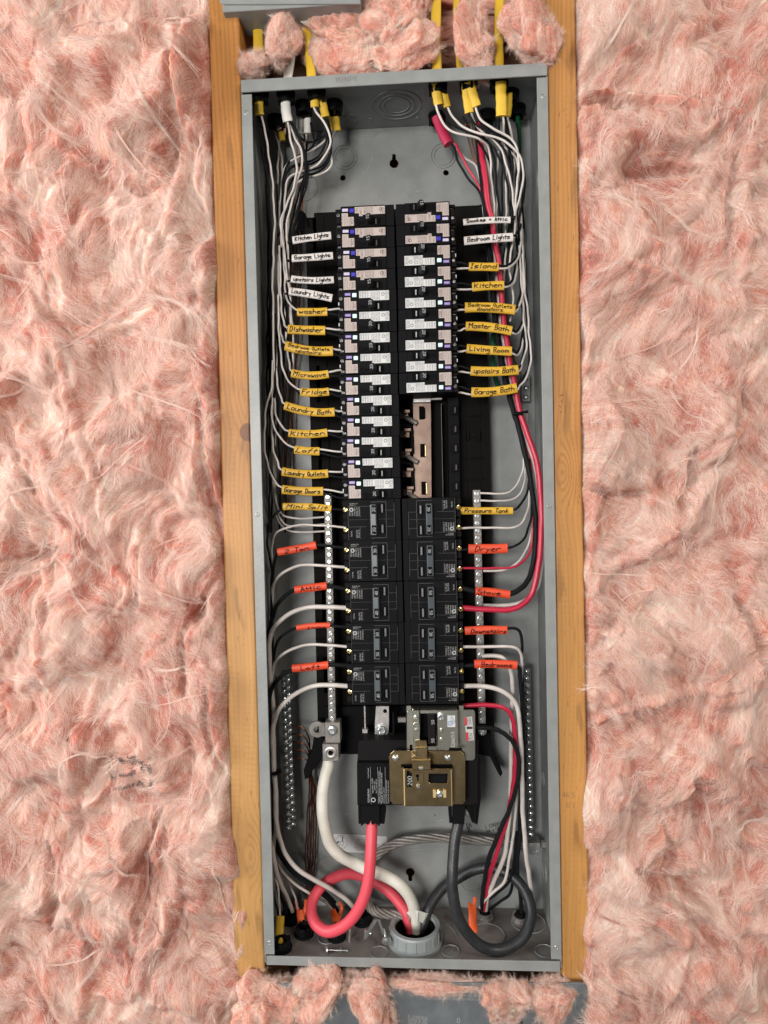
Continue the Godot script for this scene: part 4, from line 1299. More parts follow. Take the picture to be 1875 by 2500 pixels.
	lathe(m, [Vector2(0.0085, -0.004), Vector2(0.0085, 0), Vector2(0.005, 0.0003), Vector2(0.005, -0.004)], up(1136, 1976, -0.03), Vector3.BACK, 20)
	pbar(m, 1127, 1974, 1146, 1988, -30, -46, 0.0006)
	obj("lug_collar", m, M.zinc_dull, root, -root.position)
	bolt(root, "case_screw", up(1155, 1918, -0.0255) - root.position, 0.85)
	# bus tongue with its bolt above the main breaker
	root = thing("bus_tongue", "bare metal bus tongue with a bright bolt above the main breaker", "bus bar", up(934, 1810, -0.06))
	m = MB.new()
	pslab(m, [918, 1724, 950, 1724, 950, 1766, 947, 1808, 915, 1808, 915, 1766], -44, -47, 0.0004)
	obj("tongue", m, M.zinc_dull, root, -root.position)
	m = MB.new()
	lathe(m, [Vector2(0.0026, 0), Vector2(0, 0.0002)], up(940, 1736, -0.0437), Vector3.BACK, 12)
	obj("hole", m, M.dark, root, -root.position)
	m = MB.new()
	lathe(m, [Vector2(0.0082, 0), Vector2(0.0082, 0.001), Vector2(0.006, 0.0012)], up(931.5, 1782, -0.044), Vector3.BACK, 20)
	lathe(m, [Vector2(0.006, 0.001), Vector2(0.006, 0.004), Vector2(0.0045, 0.0048), Vector2(0.0035, 0.0032), Vector2(0, 0.003)], up(931.5, 1782, -0.044), Vector3.BACK, 6)
	obj("bolt", m, M.zinc, root, -root.position)
	m = MB.new()
	pbar(m, 888, 1724, 894, 1796, -50, -56, 0.0005)
	pbar(m, 884, 1780, 898, 1800, -48, -56, 0.0005)
	obj("side_blade", m, M.zinc_dull, root, -root.position)
	m = MB.new()
	pbar(m, 958, 1738, 964, 1790, -40, -60, 0.001)
	pbar(m, 946, 1790, 964, 1812, -42, -60, 0.001)
	obj("insulator", m, M.black, root, -root.position)
	m = MB.new()
	pbar(m, 971, 1752, 992, 1764, -46, -52, 0.0005)
	obj("stab", m, M.alu, root, -root.position)
	# backfed breaker and the two interlock plates
	root = thing("backfed_breaker", "black two-pole breaker behind the silvery interlock plate", "circuit breaker", up(1060, 1850, -0.075))
	m = MB.new()
	pbar(m, 990, 1722, 1134, 1846, -16, -73, 0.0006)
	obj("body", m, M.black, root, -root.position)
	m = MB.new()
	pbar(m, 1044, 1746, 1064, 1818, 11, -14, 0.0012)
	var hd := obj("switch_handle", m, M.black_soft, root, -root.position)
	m = MB.new()
	put_text(m, "50", 0.0036, up(1057, 1763, 0.0113), PI / 2)
	put_text(m, "50", 0.0036, up(1057, 1808, 0.0113), PI / 2)
	obj("amp_number", m, M.print_w, hd)
	root = thing("interlock_plate", "silvery interlock plate with white stickers over the lowest right breaker", "interlock plate", up(1077, 1858, -0.01))
	m = MB.new()
	pslab(m, pround(993, 1733, 1160, 1857, 9), -11, -13, 0.0004)
	for q in [[1008, 1723, 1118, 1733]]: pbar(m, q[0] - 16, q[1], q[0] - 4, q[3] + 4, -9, -13, 0.0003)
	pbar(m, 1120, 1723, 1132, 1737, -9, -13, 0.0003)
	obj("plate", m, M.nickel, root, -root.position)
	m = MB.new()   # raised box: frame round a window
	pbar(m, 1007, 1734, 1026, 1832, 4, -11.2, 0.0007)
	pbar(m, 1066, 1734, 1119, 1832, 4, -11.2, 0.0007)
	pbar(m, 1026, 1734, 1066, 1742, 3.9, -11.2, 0.0003)
	pbar(m, 1026, 1822, 1066, 1832, 3.9, -11.2, 0.0003)
	var hood := obj("raised_hood", m, M.nickel, root, -root.position)
	m = MB.new()
	pbar(m, 1026, 1742, 1066, 1822, -9, -10, 0.0)
	obj("window", m, M.dark, root, -root.position)
	m = MB.new()
	pbar(m, 1000, 1818, 1007, 1834, -10.6, -11.4, 0.0)
	pbar(m, 1096, 1826, 1128, 1833, 4.4, 3.2, 0.0)
	pbar(m, 1005, 1723, 1118, 1733, -8, -12, 0.0)
	obj("fold_slot", m, M.dark, root, -root.position)
	for q in [[1015, 1752, 0.9], [1077, 1750, 1.5], [1078, 1782, 0.7], [1078, 1805, 0.7]]:
		m = MB.new()
		var h: float = q[2]
		lathe(m, [Vector2(0.0032 * h, 0), Vector2(0.0031 * h, 0.0014 * h), Vector2(0.002 * h, 0.0016 * h), Vector2(0.0016 * h, 0.0004), Vector2(0, 0.0003)], up(q[0], q[1], 0.0041), Vector3.BACK, 16)
		obj("rivet", m, M.zinc if q[2] > 1.0 else M.nickel, hood)
	m = MB.new()
	pslab(m, pround(1008, 1765, 1025, 1810, 7), 5.4, 4.1, 0.0003)
	pbar(m, 1013, 1789, 1018, 1806, 5.6, 5.3, 0.0)
	lathe(m, [Vector2(0.0023, 0), Vector2(0.0018, 0.0018), Vector2(0, 0.002)], up(1016, 1781, 0.0054), Vector3.BACK, 14)
	obj("slide", m, M.nickel, hood)
	m = MB.new()
	put_text(m, "E2AU3-5", 0.0038, up(1106, 1805, 0.0042), PI / 2, 0.018)
	obj("stamped_number", m, M.sticker_w, hood)
	m = MB.new()
	pbar(m, 1092, 1747, 1111.5, 1775, 4.4, 4.1, 0.0)
	var sk := obj("listing_sticker", m, M.sticker_w, hood)
	m = MB.new()
	ring(m, up(1099, 1766, 0.0044), Vector3.BACK, 0.0024, 0.0004, 0.0001, 20)
	put_text(m, "LISTED", 0.0018, up(1102, 1756, 0.00455), PI / 2)
	for k in 3: put_text(m, ["INTERLOCK KIT", "FILE E23485", "22CX"][k], 0.001, up(1105.5 + k * 2.2, 1759 + k, 0.00455), PI / 2)
	put_text(m, "UL", 0.0016, up(1099, 1766, 0.00455), PI / 2)
	obj("print", m, mat(Color(0.05, 0.16, 0.36), 0.5), sk)
	m = MB.new()
	pslab(m, [1134, 1752, 1152.5, 1749.5, 1157, 1807, 1139, 1809], -10.6, -11.0, 0.0)
	sk = obj("warning_sticker", m, M.sticker_w, root, -root.position)
	m = MB.new()
	pslab(m, [1134, 1752, 1139.5, 1751.4, 1141, 1771, 1135.6, 1771.6], -10.4, -10.55, 0.0)
	pslab(m, [1137, 1788, 1142.6, 1787.4, 1144.5, 1808, 1139, 1809], -10.4, -10.55, 0.0)
	obj("warning_stripe", m, M.red_print, sk)
	m = MB.new()
	for k in 3:
		put_text(m, ["DO NOT REMOVE", "this device or", "energize both"][k], 0.0013, up(1142.5 + k * 3.4, 1761 - k * 0.3, -0.0103), PI / 2 + 0.06, 0.008)
		put_text(m, ["Switch main OFF", "before turning", "generator ON"][k], 0.0013, up(1145.5 + k * 3.4, 1798 - k * 0.3, -0.0103), PI / 2 + 0.06, 0.008)
	pslab(m, pround(1139, 1774, 1154, 1780, 3), -10.4, -10.5, 0.0)
	obj("print", m, M.print, sk)
	root = thing("interlock_slider", "bronze coloured sliding interlock plate bolted over the main breaker", "interlock plate", up(1043, 1966, -0.01))
	m = MB.new()
	pslab(m, [962, 1833, 1122, 1833, 1133, 1841, 1136, 1850, 1136, 1956, 1130, 1964, 960, 1964, 952, 1955, 950, 1850, 953, 1840], -4, -6, 0.0004)
	obj("plate", m, M.bronze, root, -root.position)
	m = MB.new()
	pbar(m, 979, 1866, 1105, 1875, -3.4, -4.4, 0.0)
	obj("slot", m, M.dark, root, -root.position)
	m = MB.new()
	pslab(m, [983, 1878, 1047, 1878, 1047, 1904, 1046, 1908, 1047, 1910, 1050, 1912, 1092, 1912, 1093, 1878, 1104, 1878, 1105, 1969, 986, 1969], 10, 8.4, 0.0005)
	pbar(m, 1047, 1878, 1093, 1889, 10, 8.4, 0.0002)
	pbar(m, 983, 1879, 986, 1968, 8.5, -4, 0.0003)
	pbar(m, 1103, 1879, 1105, 1968, 8.5, -4, 0.0003)
	hood = obj("raised_hood", m, M.bronze, root, -root.position)
	m = MB.new()
	pbar(m, 984.5, 1877.5, 989.5, 1968, 10.4, 9.6, 0.0003)
	pbar(m, 1101, 1880, 1104, 1968, 10.4, 9.6, 0.0003)
	obj("bright_edge", m, M.gold, hood)
	m = MB.new()
	pbar(m, 1049, 1890, 1092, 1911, 6.4, -3, 0.001)
	obj("main_handle", m, M.black, root, -root.position)
	m = MB.new()
	pbar(m, 992, 1882, 1006, 1921, 10.2, 10.1, 0.0)
	var np := obj("number_window", m, M.dark, hood)
	m = MB.new()
	put_text(m, "200", 0.0052, up(1001, 1906, 0.0104), PI / 2)
	obj("amp_number", m, M.print_w, np)
	m = MB.new()
	pslab(m, pround(1007, 1880, 1034, 1929, 9), 12.4, 10.6, 0.0004)
	var slide := obj("slide", m, M.bronze, root, -root.position)
	m = MB.new()
	pbar(m, 1015, 1891, 1023, 1897, 12.7, 12.45, 0.0)
	pbar(m, 1018, 1897, 1022, 1906, 12.7, 12.45, 0.0)
	obj("key_slot", m, M.dark, slide)
	m = MB.new()
	pbar(m, 1006, 1857, 1051, 1880, 15, 3, 0.0006)
	pbar(m, 1015, 1826, 1043, 1857, 11, 6, 0.0006)
	pbar(m, 1014, 1808, 1042, 1826, 8, 4.6, 0.0005)
	pbar(m, 1000, 1880, 1071, 1887, 13.6, 11, 0.0005)
	pbar(m, 1005, 1850, 1052, 1857, 12, -3, 0.0005)
	obj("latch", m, M.bronze, root, -root.position)
	m = MB.new()
	lathe(m, [Vector2(0.002, 0), Vector2(0.0017, 0.0014), Vector2(0, 0.0016)], up(1026, 1875, 0.015), Vector3.BACK, 12)
	lathe(m, [Vector2(0.002, 0), Vector2(0.0017, 0.0014), Vector2(0, 0.0016)], up(1030, 1875, 0.015), Vector3.BACK, 12)
	lathe(m, [Vector2(0.0026, 0), Vector2(0.0021, 0.002), Vector2(0, 0.0022)], up(1021, 1919, 0.0124), Vector3.BACK, 14)
	obj("rivet", m, M.zinc, root, -root.position)
	for q in [[966, 1850], [1093, 1850]]:
		m = MB.new()
		lathe(m, [Vector2(0.0043, 0), Vector2(0.0038, 0.0016), Vector2(0.0022, 0.0026), Vector2(0, 0.003)], up(q[0], q[1], -0.004), Vector3.BACK, 20)
		obj("round_rivet", m, M.zinc, root, -root.position)
	m = MB.new()
	pbar(m, 1057, 1930, 1065, 1948, 12.6, 10, 0.0004)
	pbar(m, 1082, 1930, 1090, 1948, 12.6, 10, 0.0004)
	obj("screw_saddle", m, M.gold, root, -root.position)
	bolt(root, "hood_screw", up(1073.5, 1938, 0.0112) - root.position, 0.95)

# ---------- one branch circuit: a pair of wires comes along the gutter, through its sleeve and into its breaker
func row_y(k: float) -> float:
	return 0.3868 - 0.02527 * (k + 0.5)
func circuit(side: int, row: int, gut: String, s: Array, spec_label: String, white_front := true) -> void:
	# s: sleeve x0, yl, ym, x1, yr, height, colour, text, text2
	sleeve(s[6], s[0], s[1], s[2], s[3], s[4], s[5], s[7], s[8], spec_label)
	var name_of: String = "%s sleeve on the %s" % [String(s[7]) if s[8] == "" else s[7] + " " + s[8], "left" if side < 0 else "right"]
	var e: float = s[5] * 0.23
	var yc := row_y(row)
	var tx := -0.0725 if side < 0 else 0.0725
	for k in 2:
		var white := k == 0
		var off := -e if (white == (side < 0)) else e
		var p := path(gut, 0.0 if white else (5.0 if side < 0 else -4.0), 0.0 if white else -5.0 * side, 0.0 if white == white_front else 5.0)
		var ty := yc + (-0.0035 if off < 0 else -0.0105)
		var a := up(s[0], s[1] + off, -0.0315)
		var b := up((s[0] + s[3]) / 2, s[2] + off, -0.0312)
		var c := up(s[3], s[4] + off, -0.0315)
		if s[6] == "tag_w":
			if white: p = [a.lerp(b, 0.3) , b, c.lerp(b, 0.1)]
			elif side < 0: p.append_array([a + Vector3(-0.005, 0, -0.003), a, b, c.lerp(b, 0.1)])
			else: p.append_array([c + Vector3(0.005, 0, -0.003), c, b, a.lerp(b, 0.1)])
		elif side < 0: p.append_array([a, b, c, Vector3(tx - 0.004, ty, -0.032), Vector3(tx + 0.003, ty, -0.033)])
		else: p.append_array([c, b, a, Vector3(tx + 0.004, ty, -0.032), Vector3(tx - 0.003, ty, -0.033)])
		wire("w_white" if white else "w_black", 1.3, "%s wire running through the %s" % ["white" if white else "black", name_of], p, "branch circuit wires")

func build_wires() -> void:
	# top connectors and cables: outside piece above the box, jacket stub below
	var top := 0.5327
	for q in [[633, 226, "leftmost connector in the top wall, on the yellow cable at the left rim"], [698, 226, "top connector holding the white cable, left side"], [773, 222, "top connector holding two yellow cables, left side"], [815, 252, "top connector deepest on the left, beside the big knockout"], [742, 254, "top connector behind, holding two grey white cables"], [674, 288, "top connector far back in the left corner, torn paper below"],
			[1069, 206, "top connector holding two yellow cables right of the big knockout"], [1145, 200, "middle connector of the right group, two yellow cables"], [1218, 198, "rightmost front connector, one broad yellow cable"], [1245, 226, "top connector just behind the rightmost yellow cable"], [1067, 280, "top connector far back holding the pink red jacket"], [1188, 275, "empty looking top connector far back on the right"], [1262, 262, "top connector in the far right corner with the green wire"]]:
		clamp_black(q[0], q[1], top, q[2], 0.0098)
	sheath("sheath_y", "633,222,20 633,238,22 632,260,24 634,281,26", 11.5, "short yellow cable jacket end at the upper left rim", 0.5)
	sheath("sheath_w", "697,228,24 697,250,26 699,275,28 703,297,31", 12.5, "white cable jacket end in the top left corner", 0.6)
	sheath("sheath_y", "767,222,22 767,240,24 769,262,26", 10.5, "front one of two yellow jacket ends, upper left", 0.5)
	sheath("sheath_y", "781,226,28 786,245,30 791,268,32 795,286,33", 10.5, "rear one of two yellow jacket ends, upper left", 0.5)
	sheath("sheath_y", "806,252,62 808,275,64 809,300,66 812,316,67", 7.0, "narrow yellow jacket beside the knockout, left one of the pair", 0.6)
	sheath("sheath_y", "814,252,58 818,275,60 821,300,62 824,320,63", 9.5, "yellow jacket with torn end beside the knockout, right one of the pair", 0.55)
	sheath("sheath_w", "736,262,64 733,285,65 731,310,66 730,327,67", 9.5, "dull grey white jacket deep in the upper left, left one of the pair", 0.6)
	sheath("sheath_w", "750,262,60 750,285,61 750,310,62 750,326,63", 9.5, "grey white jacket deep in the upper left, right one of the pair", 0.6)
	sheath("sheath_y", "676,292,88 682,310,88 687,328,88 690,343,88", 8.5, "short yellow jacket far back in the left corner under torn paper", 0.5)
	sheath("sheath_y", "1064,205,18 1065,222,20 1068,240,22 1071,256,24", 11.5, "front yellow jacket of the right group's first pair", 0.5)
	sheath("sheath_y", "1079,208,24 1083,225,26 1088,245,28 1092,262,29", 9.5, "rear yellow jacket of the right group's first pair", 0.55)
	sheath("sheath_y", "1138,203,18 1139,225,20 1142,250,22 1146,276,24", 11.0, "left yellow jacket of the middle pair on the right", 0.5)
	sheath("sheath_y", "1147,200,16 1152,220,18 1158,240,20 1164,260,22", 11.0, "right yellow jacket of the middle pair on the right", 0.5)
	sheath("sheath_y", "1223,200,16 1223,225,18 1224,255,20 1224,284,22", 13.0, "broad yellow jacket near the upper right corner", 0.5)
	sheath("sheath_y", "1243,228,36 1243,245,37 1242,265,38 1239,285,39", 8.0, "narrow yellow jacket behind the broad one, upper right", 0.6)
	sheath("sheath_r", "1066,285,72 1073,305,72 1084,330,70 1096,352,68", 13.5, "pink red cable jacket slanting below its connector, upper right", 0.75)
	# torn paper in the left corner
	var m := MB.new()
	for q in [[668, 306, 684, 298, 690, 312, 676, 320], [684, 298, 697, 290, 700, 308, 690, 318], [692, 300, 699, 310, 697, 330, 692, 322]]:
		m.face([up(q[0], q[1], -0.084), up(q[2], q[3], -0.08), up(q[4], q[5], -0.078), up(q[6], q[7], -0.083)], Vector3.BACK)
	tag(obj("paper_scrap", m, M.paper), "scrap of torn brown cable paper in the upper left corner", "paper")
	# cables above the box, in the stud bay
	sheath("sheath_y", "634,215,26 633,150,28 630,80,30 631,-20,32", 13.0, "yellow cable above the box beside the left stud", 0.45)
	sheath("sheath_w", "700,208,30 708,150,32 716,80,34 722,-20,36", 11.5, "white cable slanting up above the box on the left", 0.5)
	sheath("sheath_y", "762,205,24 758,160,24 754,110,26 745,40,34 742,-20,40", 11.5, "yellow cable dipping under the big wool lump above the box", 0.45)
	sheath("sheath_y", "1066,190,22 1066,130,20 1064,60,18 1066,-20,18", 12.0, "broad yellow cable above the box right of the big wool lump", 0.45)
	sheath("sheath_y", "1124,185,34 1119,110,34 1115,50,34 1114,-20,34", 8.5, "thin yellow cable above the box between two wool lumps", 0.5)
	sheath("sheath_y", "1220,180,24 1218,120,26 1218,50,30 1220,-20,32", 11.0, "yellow cable above the box half hidden by wool at the right", 0.45)
	# upper left: pairs curling out of the jackets
	W("w_black", 1.3, "black wire from the leftmost jacket down the left wall", "629,278,28 632,310,32 641,370,36 652,430,42 660,520,46 664,640,50 662,800,52 660,950,52")
	W("w_white", 1.35, "white wire from the leftmost jacket, straight down the left gutter", "638,276,28 644,310,32 654,360,36 662,420,40 668,480,44 670,560,46 666,660,46 667,770,46 669,890,46 668,960,46")
	W("w_black", 1.3, "black wire hugging the left wall in the top corner", "632,270,36 636,330,44 648,420,52 656,540,58 658,700,60 656,900,60")
	W("w_black", 1.35, "black wire leaving the white jacket, upper left", "697,284,31 712,306,32 728,330,34 740,360,36 745,400,38 742,440,42 730,500,46 716,560,50")
	W("w_white", 1.4, "white wire from the white jacket, crossing in front of the curl", "701,290,31 707,325,30 715,360,30 722,395,30 724,425,30 718,455,32 705,485,36 693,515,38 686,540,40 688,575,42 698,648,44 705,702,46 711,755,46 714,800,46 716,860,48 716,905,50")
	W("w_white", 1.4, "second white wire from the white jacket, beside the first", "703,295,34 720,335,34 733,360,34 737,390,34 733,420,34 724,450,36 713,490,40 705,520,42 700,560,46 704,640,50 708,720,52 710,800,54")
	W("w_black", 1.3, "black wire down the middle of the left curl", "742,330,66 748,352,62 748,392,56 742,430,52 728,480,52 712,540,54 706,620,56")
	W("w_white", 1.3, "white wire dropping from the grey white jacket pair", "748,326,66 747,345,64 748,375,62 744,420,62 730,480,62 718,560,64")
	W("w_white", 1.4, "white wire looping out to the right from the front yellow jacket", "764,258,26 772,274,26 785,290,26 797,308,28 805,325,30 807,345,32 801,365,36 789,385,40 775,402,44 758,412,48 745,416,50 725,422,52 708,432,54 700,450,54 695,490,54 690,540,56 686,600,58 685,700,58")
	W("w_black", 1.4, "black wire looping beside the white loop, upper left", "778,270,32 788,292,34 794,315,36 796,340,38 790,360,42 780,378,46 764,390,50 745,396,54 720,402,56 704,415,58 696,440,58 690,500,60 684,600,60")
	W("w_black", 1.4, "black wire bulging furthest right, upper left curl", "795,284,34 803,320,38 807,352,42 806,380,46 800,400,50 785,415,54 765,424,58 748,428,60 726,440,60 712,470,60 704,520,62")
	W("w_white", 1.35, "white wire bulging furthest right, upper left curl", "820,318,64 812,335,60 806,360,52 810,385,50 809,402,50 800,416,50 785,424,54 765,430,58 744,436,60 722,450,62 710,480,62 704,540,64 700,640,66")
	W("w_white", 1.35, "white wire tucked behind the left curl", "812,316,67 800,335,66 785,350,64 768,362,62 748,374,60 726,385,60 707,396,60 695,415,60 688,450,60 683,520,60 681,620,60 683,760,60 684,850,60")
	W("w_black", 1.35, "black wire arching low across the left curl", "800,292,40 808,330,44 808,365,50 798,392,54 780,408,58 755,416,62 730,424,62 712,440,62 702,470,60 696,540,60 690,640,62")
	W("w_black", 1.35, "black wire under the white loops of the left curl", "790,288,42 800,330,46 800,360,52 786,382,56 764,398,60 738,404,62 716,408,62 700,424,62 692,460,62 686,540,62 680,660,64")
	W("w_black", 1.3, "black wire high across the left curl", "758,300,60 764,330,60 768,352,60 752,368,60 730,378,60 712,390,60 700,406,58 692,430,58 688,500,58 680,620,58")
	W("w_black", 1.3, "black wire behind the two crossing white wires, left", "712,300,36 726,330,38 741,370,40 748,400,42 746,440,44 736,480,48 722,530,52 712,600,56 706,700,58")
	W("w_black", 1.3, "black wire right of the two crossing white wires, left", "720,310,38 736,350,40 748,385,42 752,420,44 746,460,48 732,510,52 724,560,54")
	W("w_black", 1.3, "black wire tucked behind the left curl", "730,330,68 745,345,68 765,345,68 785,335,68 808,325,68", "")
	W("w_white", 1.3, "white wire rising from the far left corner", "670,308,86 674,330,86 682,362,84 690,400,82 688,440,80 682,520,78 680,640,76")
	W("w_white", 1.3, "white stub wire beside the far left corner wire", "682,345,86 680,380,86 679,420,84 676,480,82")
	for q in [[0, 742], [1, 731], [2, 720]]:
		W("copper", 0.9, "bare copper wire deep in the left gutter behind the wires, %s of three" % ["rightmost", "middle", "leftmost"][q[0]], "%d,300,80 %d,340,90 %d,420,96 %d,560,98 %d,760,100 %d,1000,100 %d,1250,100" % [q[1] + 18, q[1] + 10, q[1], q[1] - 4, q[1] - 10, q[1] - 24, q[1] - 40])
	for q in [[650, 56, "nearest the wall"], [656, 62, "second from the wall"], [676, 64, "third from the wall"], [690, 70, "furthest from the wall"]]:
		W("w_black", 1.3, "black wire straight down the left gutter, %s" % q[2], "%d,450,%d %d,600,%d %d,800,%d %d,1000,%d %d,1180,%d %d,1300,%d" % [q[0], q[1], q[0] + 4, q[1], q[0] + 3, q[1] + 2, q[0] + 2, q[1] + 3, q[0] + 8, q[1] + 6, q[0] + 6, q[1] + 10], "black wires down the left gutter")
	# left circuits
	var L := [
		[0, "686,470,70 688,540,70 694,580,50 703,586,36", [714.6, 587, 580, 808.5, 575, 18.5, "tag_w", "Kitchen Lights", ""]],
		[1, "680,480,72 684,580,72 692,626,50 702,631,36", [713, 631, 628, 813, 624, 18, "tag_w", "Garage Lights", ""]],
		[2, "677,480,74 682,620,74 690,678,50 700,681,36", [711, 681, 685, 815, 683, 17, "tag_w", "upstairs Lights", ""]],
		[3, "675,480,76 678,640,76 686,703,50 696,710,36", [706, 711, 718, 811, 728, 19, "tag_w", "Laundry Lights", ""]],
		[4, "690,560,48 694,640,46 695,689,44 698,720,42 708.5,742,38", [726, 762, 762, 799, 761, 20, "tag_y", "washer", ""]],
		[5, "682,600,50 685,680,48 686,728,46 687,763,44 694,785,40", [703, 804, 806, 794, 807, 22, "tag_y", "Dishwasher", ""]],
		[6, "680,640,52 681,740,50 683,803,46 688,822,42", [697, 844, 856, 813, 857, 23, "tag_y", "Bedroom Outlets", "upstairs"]],
		[7, "690,700,54 696,780,50 700,840,46 705,880,42", [712, 911, 917, 802, 913, 20, "tag_y", "Microwave", ""]],
		[8, "679,720,46 681,800,44 684,850,42 690,895,40 703,927,38 719,945,36", [734, 957, 958.5, 803, 956, 20, "tag_y", "Fridge", ""]],
		[9, "672,800,48 675,880,46 677,930,44 680,956,42 686,972,38", [695, 990, 1005, 817, 1006, 21, "tag_y", "Laundry Bath", ""]],
		[10, "668,860,48 669,940,46 671,996,44 677,1020,42 690,1041,38", [705, 1057, 1060, 799, 1056, 20, "tag_y", "Kitchen", ""]],
		[11, "667,760,40 668,900,40 666,950,40 663,996,40 666,1030,40 677,1057,38 695,1081,36", [719, 1098, 1101, 780, 1102, 20, "tag_y", "Loft", ""]],
		[12, "664,960,46 665,1020,44 665,1070,42 667,1099,40 678,1126,36", [689, 1151, 1158, 801, 1156, 21, "tag_y", "Laundry Outlets", ""]],
		[13, "666,880,38 662,951,36 650,996,36 645.5,1049,36 647.5,1102,36 655.5,1142,36 669,1171,34", [689, 1195, 1199, 789, 1199.5, 21.5, "tag_y", "Garage Doors", ""]]]
	for q in L:
		circuit(-1, q[0], q[1], q[2], "%s sleeve reading %s, left of the breaker columns" % ["white" if q[2][6] == "tag_w" else "yellow", q[2][7] if q[2][8] == "" else q[2][7] + " " + q[2][8]])
	for q in [[1, "bent highest", "667,960,58 668,1080,58 668,1180,60 676,1235,62 689,1255,62 706,1263,60 742,1266,54 792,1262,50"], [2, "bent second", "671,980,62 672,1100,62 672,1190,62 678,1250,64 694,1277,64 710,1285,62 745,1284,56 793,1280,50"], [3, "bent lowest", "662,1000,64 664,1120,64 666,1200,64 676,1262,66 696,1290,66 721,1299,64 752,1299,58 794,1297,50"]]:
		W("w_white", 1.3, "white neutral wire into the left bar below Mini Split, %s" % q[1], q[2], "neutral wires into the bars")
	# left two-pole circuits
	sleeve("tag_y", 691, 1237, 1237, 809, 1242, 17, "Mini Split", "", "yellow sleeve reading Mini Split over the left neutral bar", 0.03, 0.78)
	W("w_black", 1.4, "black wire arching from the Mini Split sleeve down the left wall", "846,1246,33 800,1241,31 750,1239,31 700,1240,32 676,1252,36 659,1273,40 652,1290,42 653,1326,44 661,1376,48 664,1480,56 666,1600,62 664,1760,64")
	W("w_white", 1.4, "white wire arching to the topmost left two-pole breaker", "846,1288,33 802,1284,34 742,1281.5,36 709,1285.5,38 679,1299,42 668,1316,46 663,1351,52 662,1420,58 664,1500,62")
	sleeve("tag_o", 678, 1348, 1340, 772, 1331, 19, "2 Ton", "", "orange sleeve reading 2 Ton, topmost of the orange ones at left", 0.031, 0.6, 0.0, 0.25, 0.5)
	W("w_black", 1.9, "black wire through the 2 Ton sleeve, bending down at the left", "847,1338,33 810,1334,32 772,1331,31 725,1340,31 681,1350,32 672,1366,36 667,1395,42 664,1450,50 662,1560,60 664,1700,64")
	W("w_white", 1.9, "white wire arching to the second left two-pole breaker", "848,1385,33 802,1382,33 752,1379,34 719,1384,36 684,1404,40 668,1430,46 664.5,1465,52 664,1540,60 666,1640,64")
	sleeve("tag_o", 720, 1440, 1435, 798, 1430, 19.5, "Attic", "", "orange sleeve reading Attic over the left neutral bar", 0.031, 0.6, 0.0, 0.0, 0.66)
	W("w_black", 2.6, "thick black wire through the Attic sleeve, bending down at the left", "847,1438,33 800,1431,31 760,1435,31 720,1441,32 696,1455,36 676,1478,42 667,1503,46 660,1525,50 655,1580,54 655,1650,58 658,1720,60")
	W("w_white", 2.9, "thick white wire arching to the third left two-pole breaker", "848,1484,33 802,1482,32 752,1483,32 714,1495,34 681,1518,38 663,1544,42 658,1580,46 659,1630,50 662,1670,52 668,1745,54 665,1800,54 667,1850,54 671,1900,54 675,1960,54 672,2030,52 667,2075,50 672,2116,52 685,2157,58 700,2190,66 714,2225,74")
	sleeve("tag_o", 724, 1533, 1528, 806, 1527, 14.5, "Living", "", "orange sleeve turned so its black writing half hides below, fourth at left", 0.031, 0.5, 0.1, 0.62, 0.6)
	W("w_black", 1.9, "black wire through the turned orange sleeve, bending down at the left", "848,1531,33 806,1528,31 765,1528,31 724,1534,32 701,1544,36 681,1561,42 672,1583,46 667,1620,52 664,1700,60 662,1820,64 664,1960,64")
	W("w_white", 1.9, "white wire arching to the fourth left two-pole breaker", "849,1579,33 802,1575,33 752,1574,34 721,1582,36 691,1597,40 673,1615,46 666,1637,50 664,1680,56 668,1760,60 672,1900,60 674,2000,60 674,2060,58 678,2104,58 695,2133,60 724,2161,64 765,2186,70 794,2202,76 815,2224,82")
	sleeve("tag_o", 714, 1632, 1628, 802, 1623, 19.5, "Loft", "", "orange sleeve reading Loft, lowest of the orange ones at left", 0.031, 0.62, 0.0, 0.0, 0.66)
	W("w_black", 2.7, "thick black wire through the orange Loft sleeve, bending down at the left", "850,1625,33 802,1623,31 758,1629,31 714,1637,32 691,1648,36 671,1668,42 660,1694,46 656,1720,50 655,1780,52 657,1860,54 660,1960,54 664,2020,52 672,2060,54 688,2094,58 715,2130,62 749,2154,64 785,2182,70 810,2204,78 824,2224,84")
	W("w_white", 2.9, "thick white wire from the lowest left breaker, sweeping to the bottom", "851,1675,33 815,1673,32 777,1673,32 742,1683,34 709,1703,36 684,1728,38 673,1750,40 667,1778,42 666,1816,44 669,1883,44 671.5,1906,44 673,1963,42 675,2005,42 683,2048,42 700,2089,44 728,2123,48 765,2147,52 808,2170,58 842,2194,66 863,2216,74")
	W("w_black", 2.6, "second thick black wire sweeping to the bottom beside the white one", "668,1740,58 664,1850,58 668,1960,56 676,2040,54 690,2086,58 720,2124,62 756,2150,66 790,2176,74 818,2204,82")
	W("w_white", 1.4, "thin white wire into the orange jacket at the bottom left", "668,2080,66 686,2130,68 704,2156,70 716,2178,72 724,2200,74 728,2226,76")
	W("w_white", 1.3, "thin white wire into the yellow jacket in the bottom left corner", "664,2040,62 668,2110,58 676,2160,54 682,2200,50 684,2242,48")
	W("w_black", 1.4, "thin black wire into the yellow jacket in the bottom left corner", "660,2020,62 662,2110,58 668,2170,54 675,2210,52 679,2244,50")
	W("w_black", 2.0, "black wire down the left wall near the bottom", "662,1960,70 664,2080,66 674,2150,66 690,2200,70 700,2232,74")
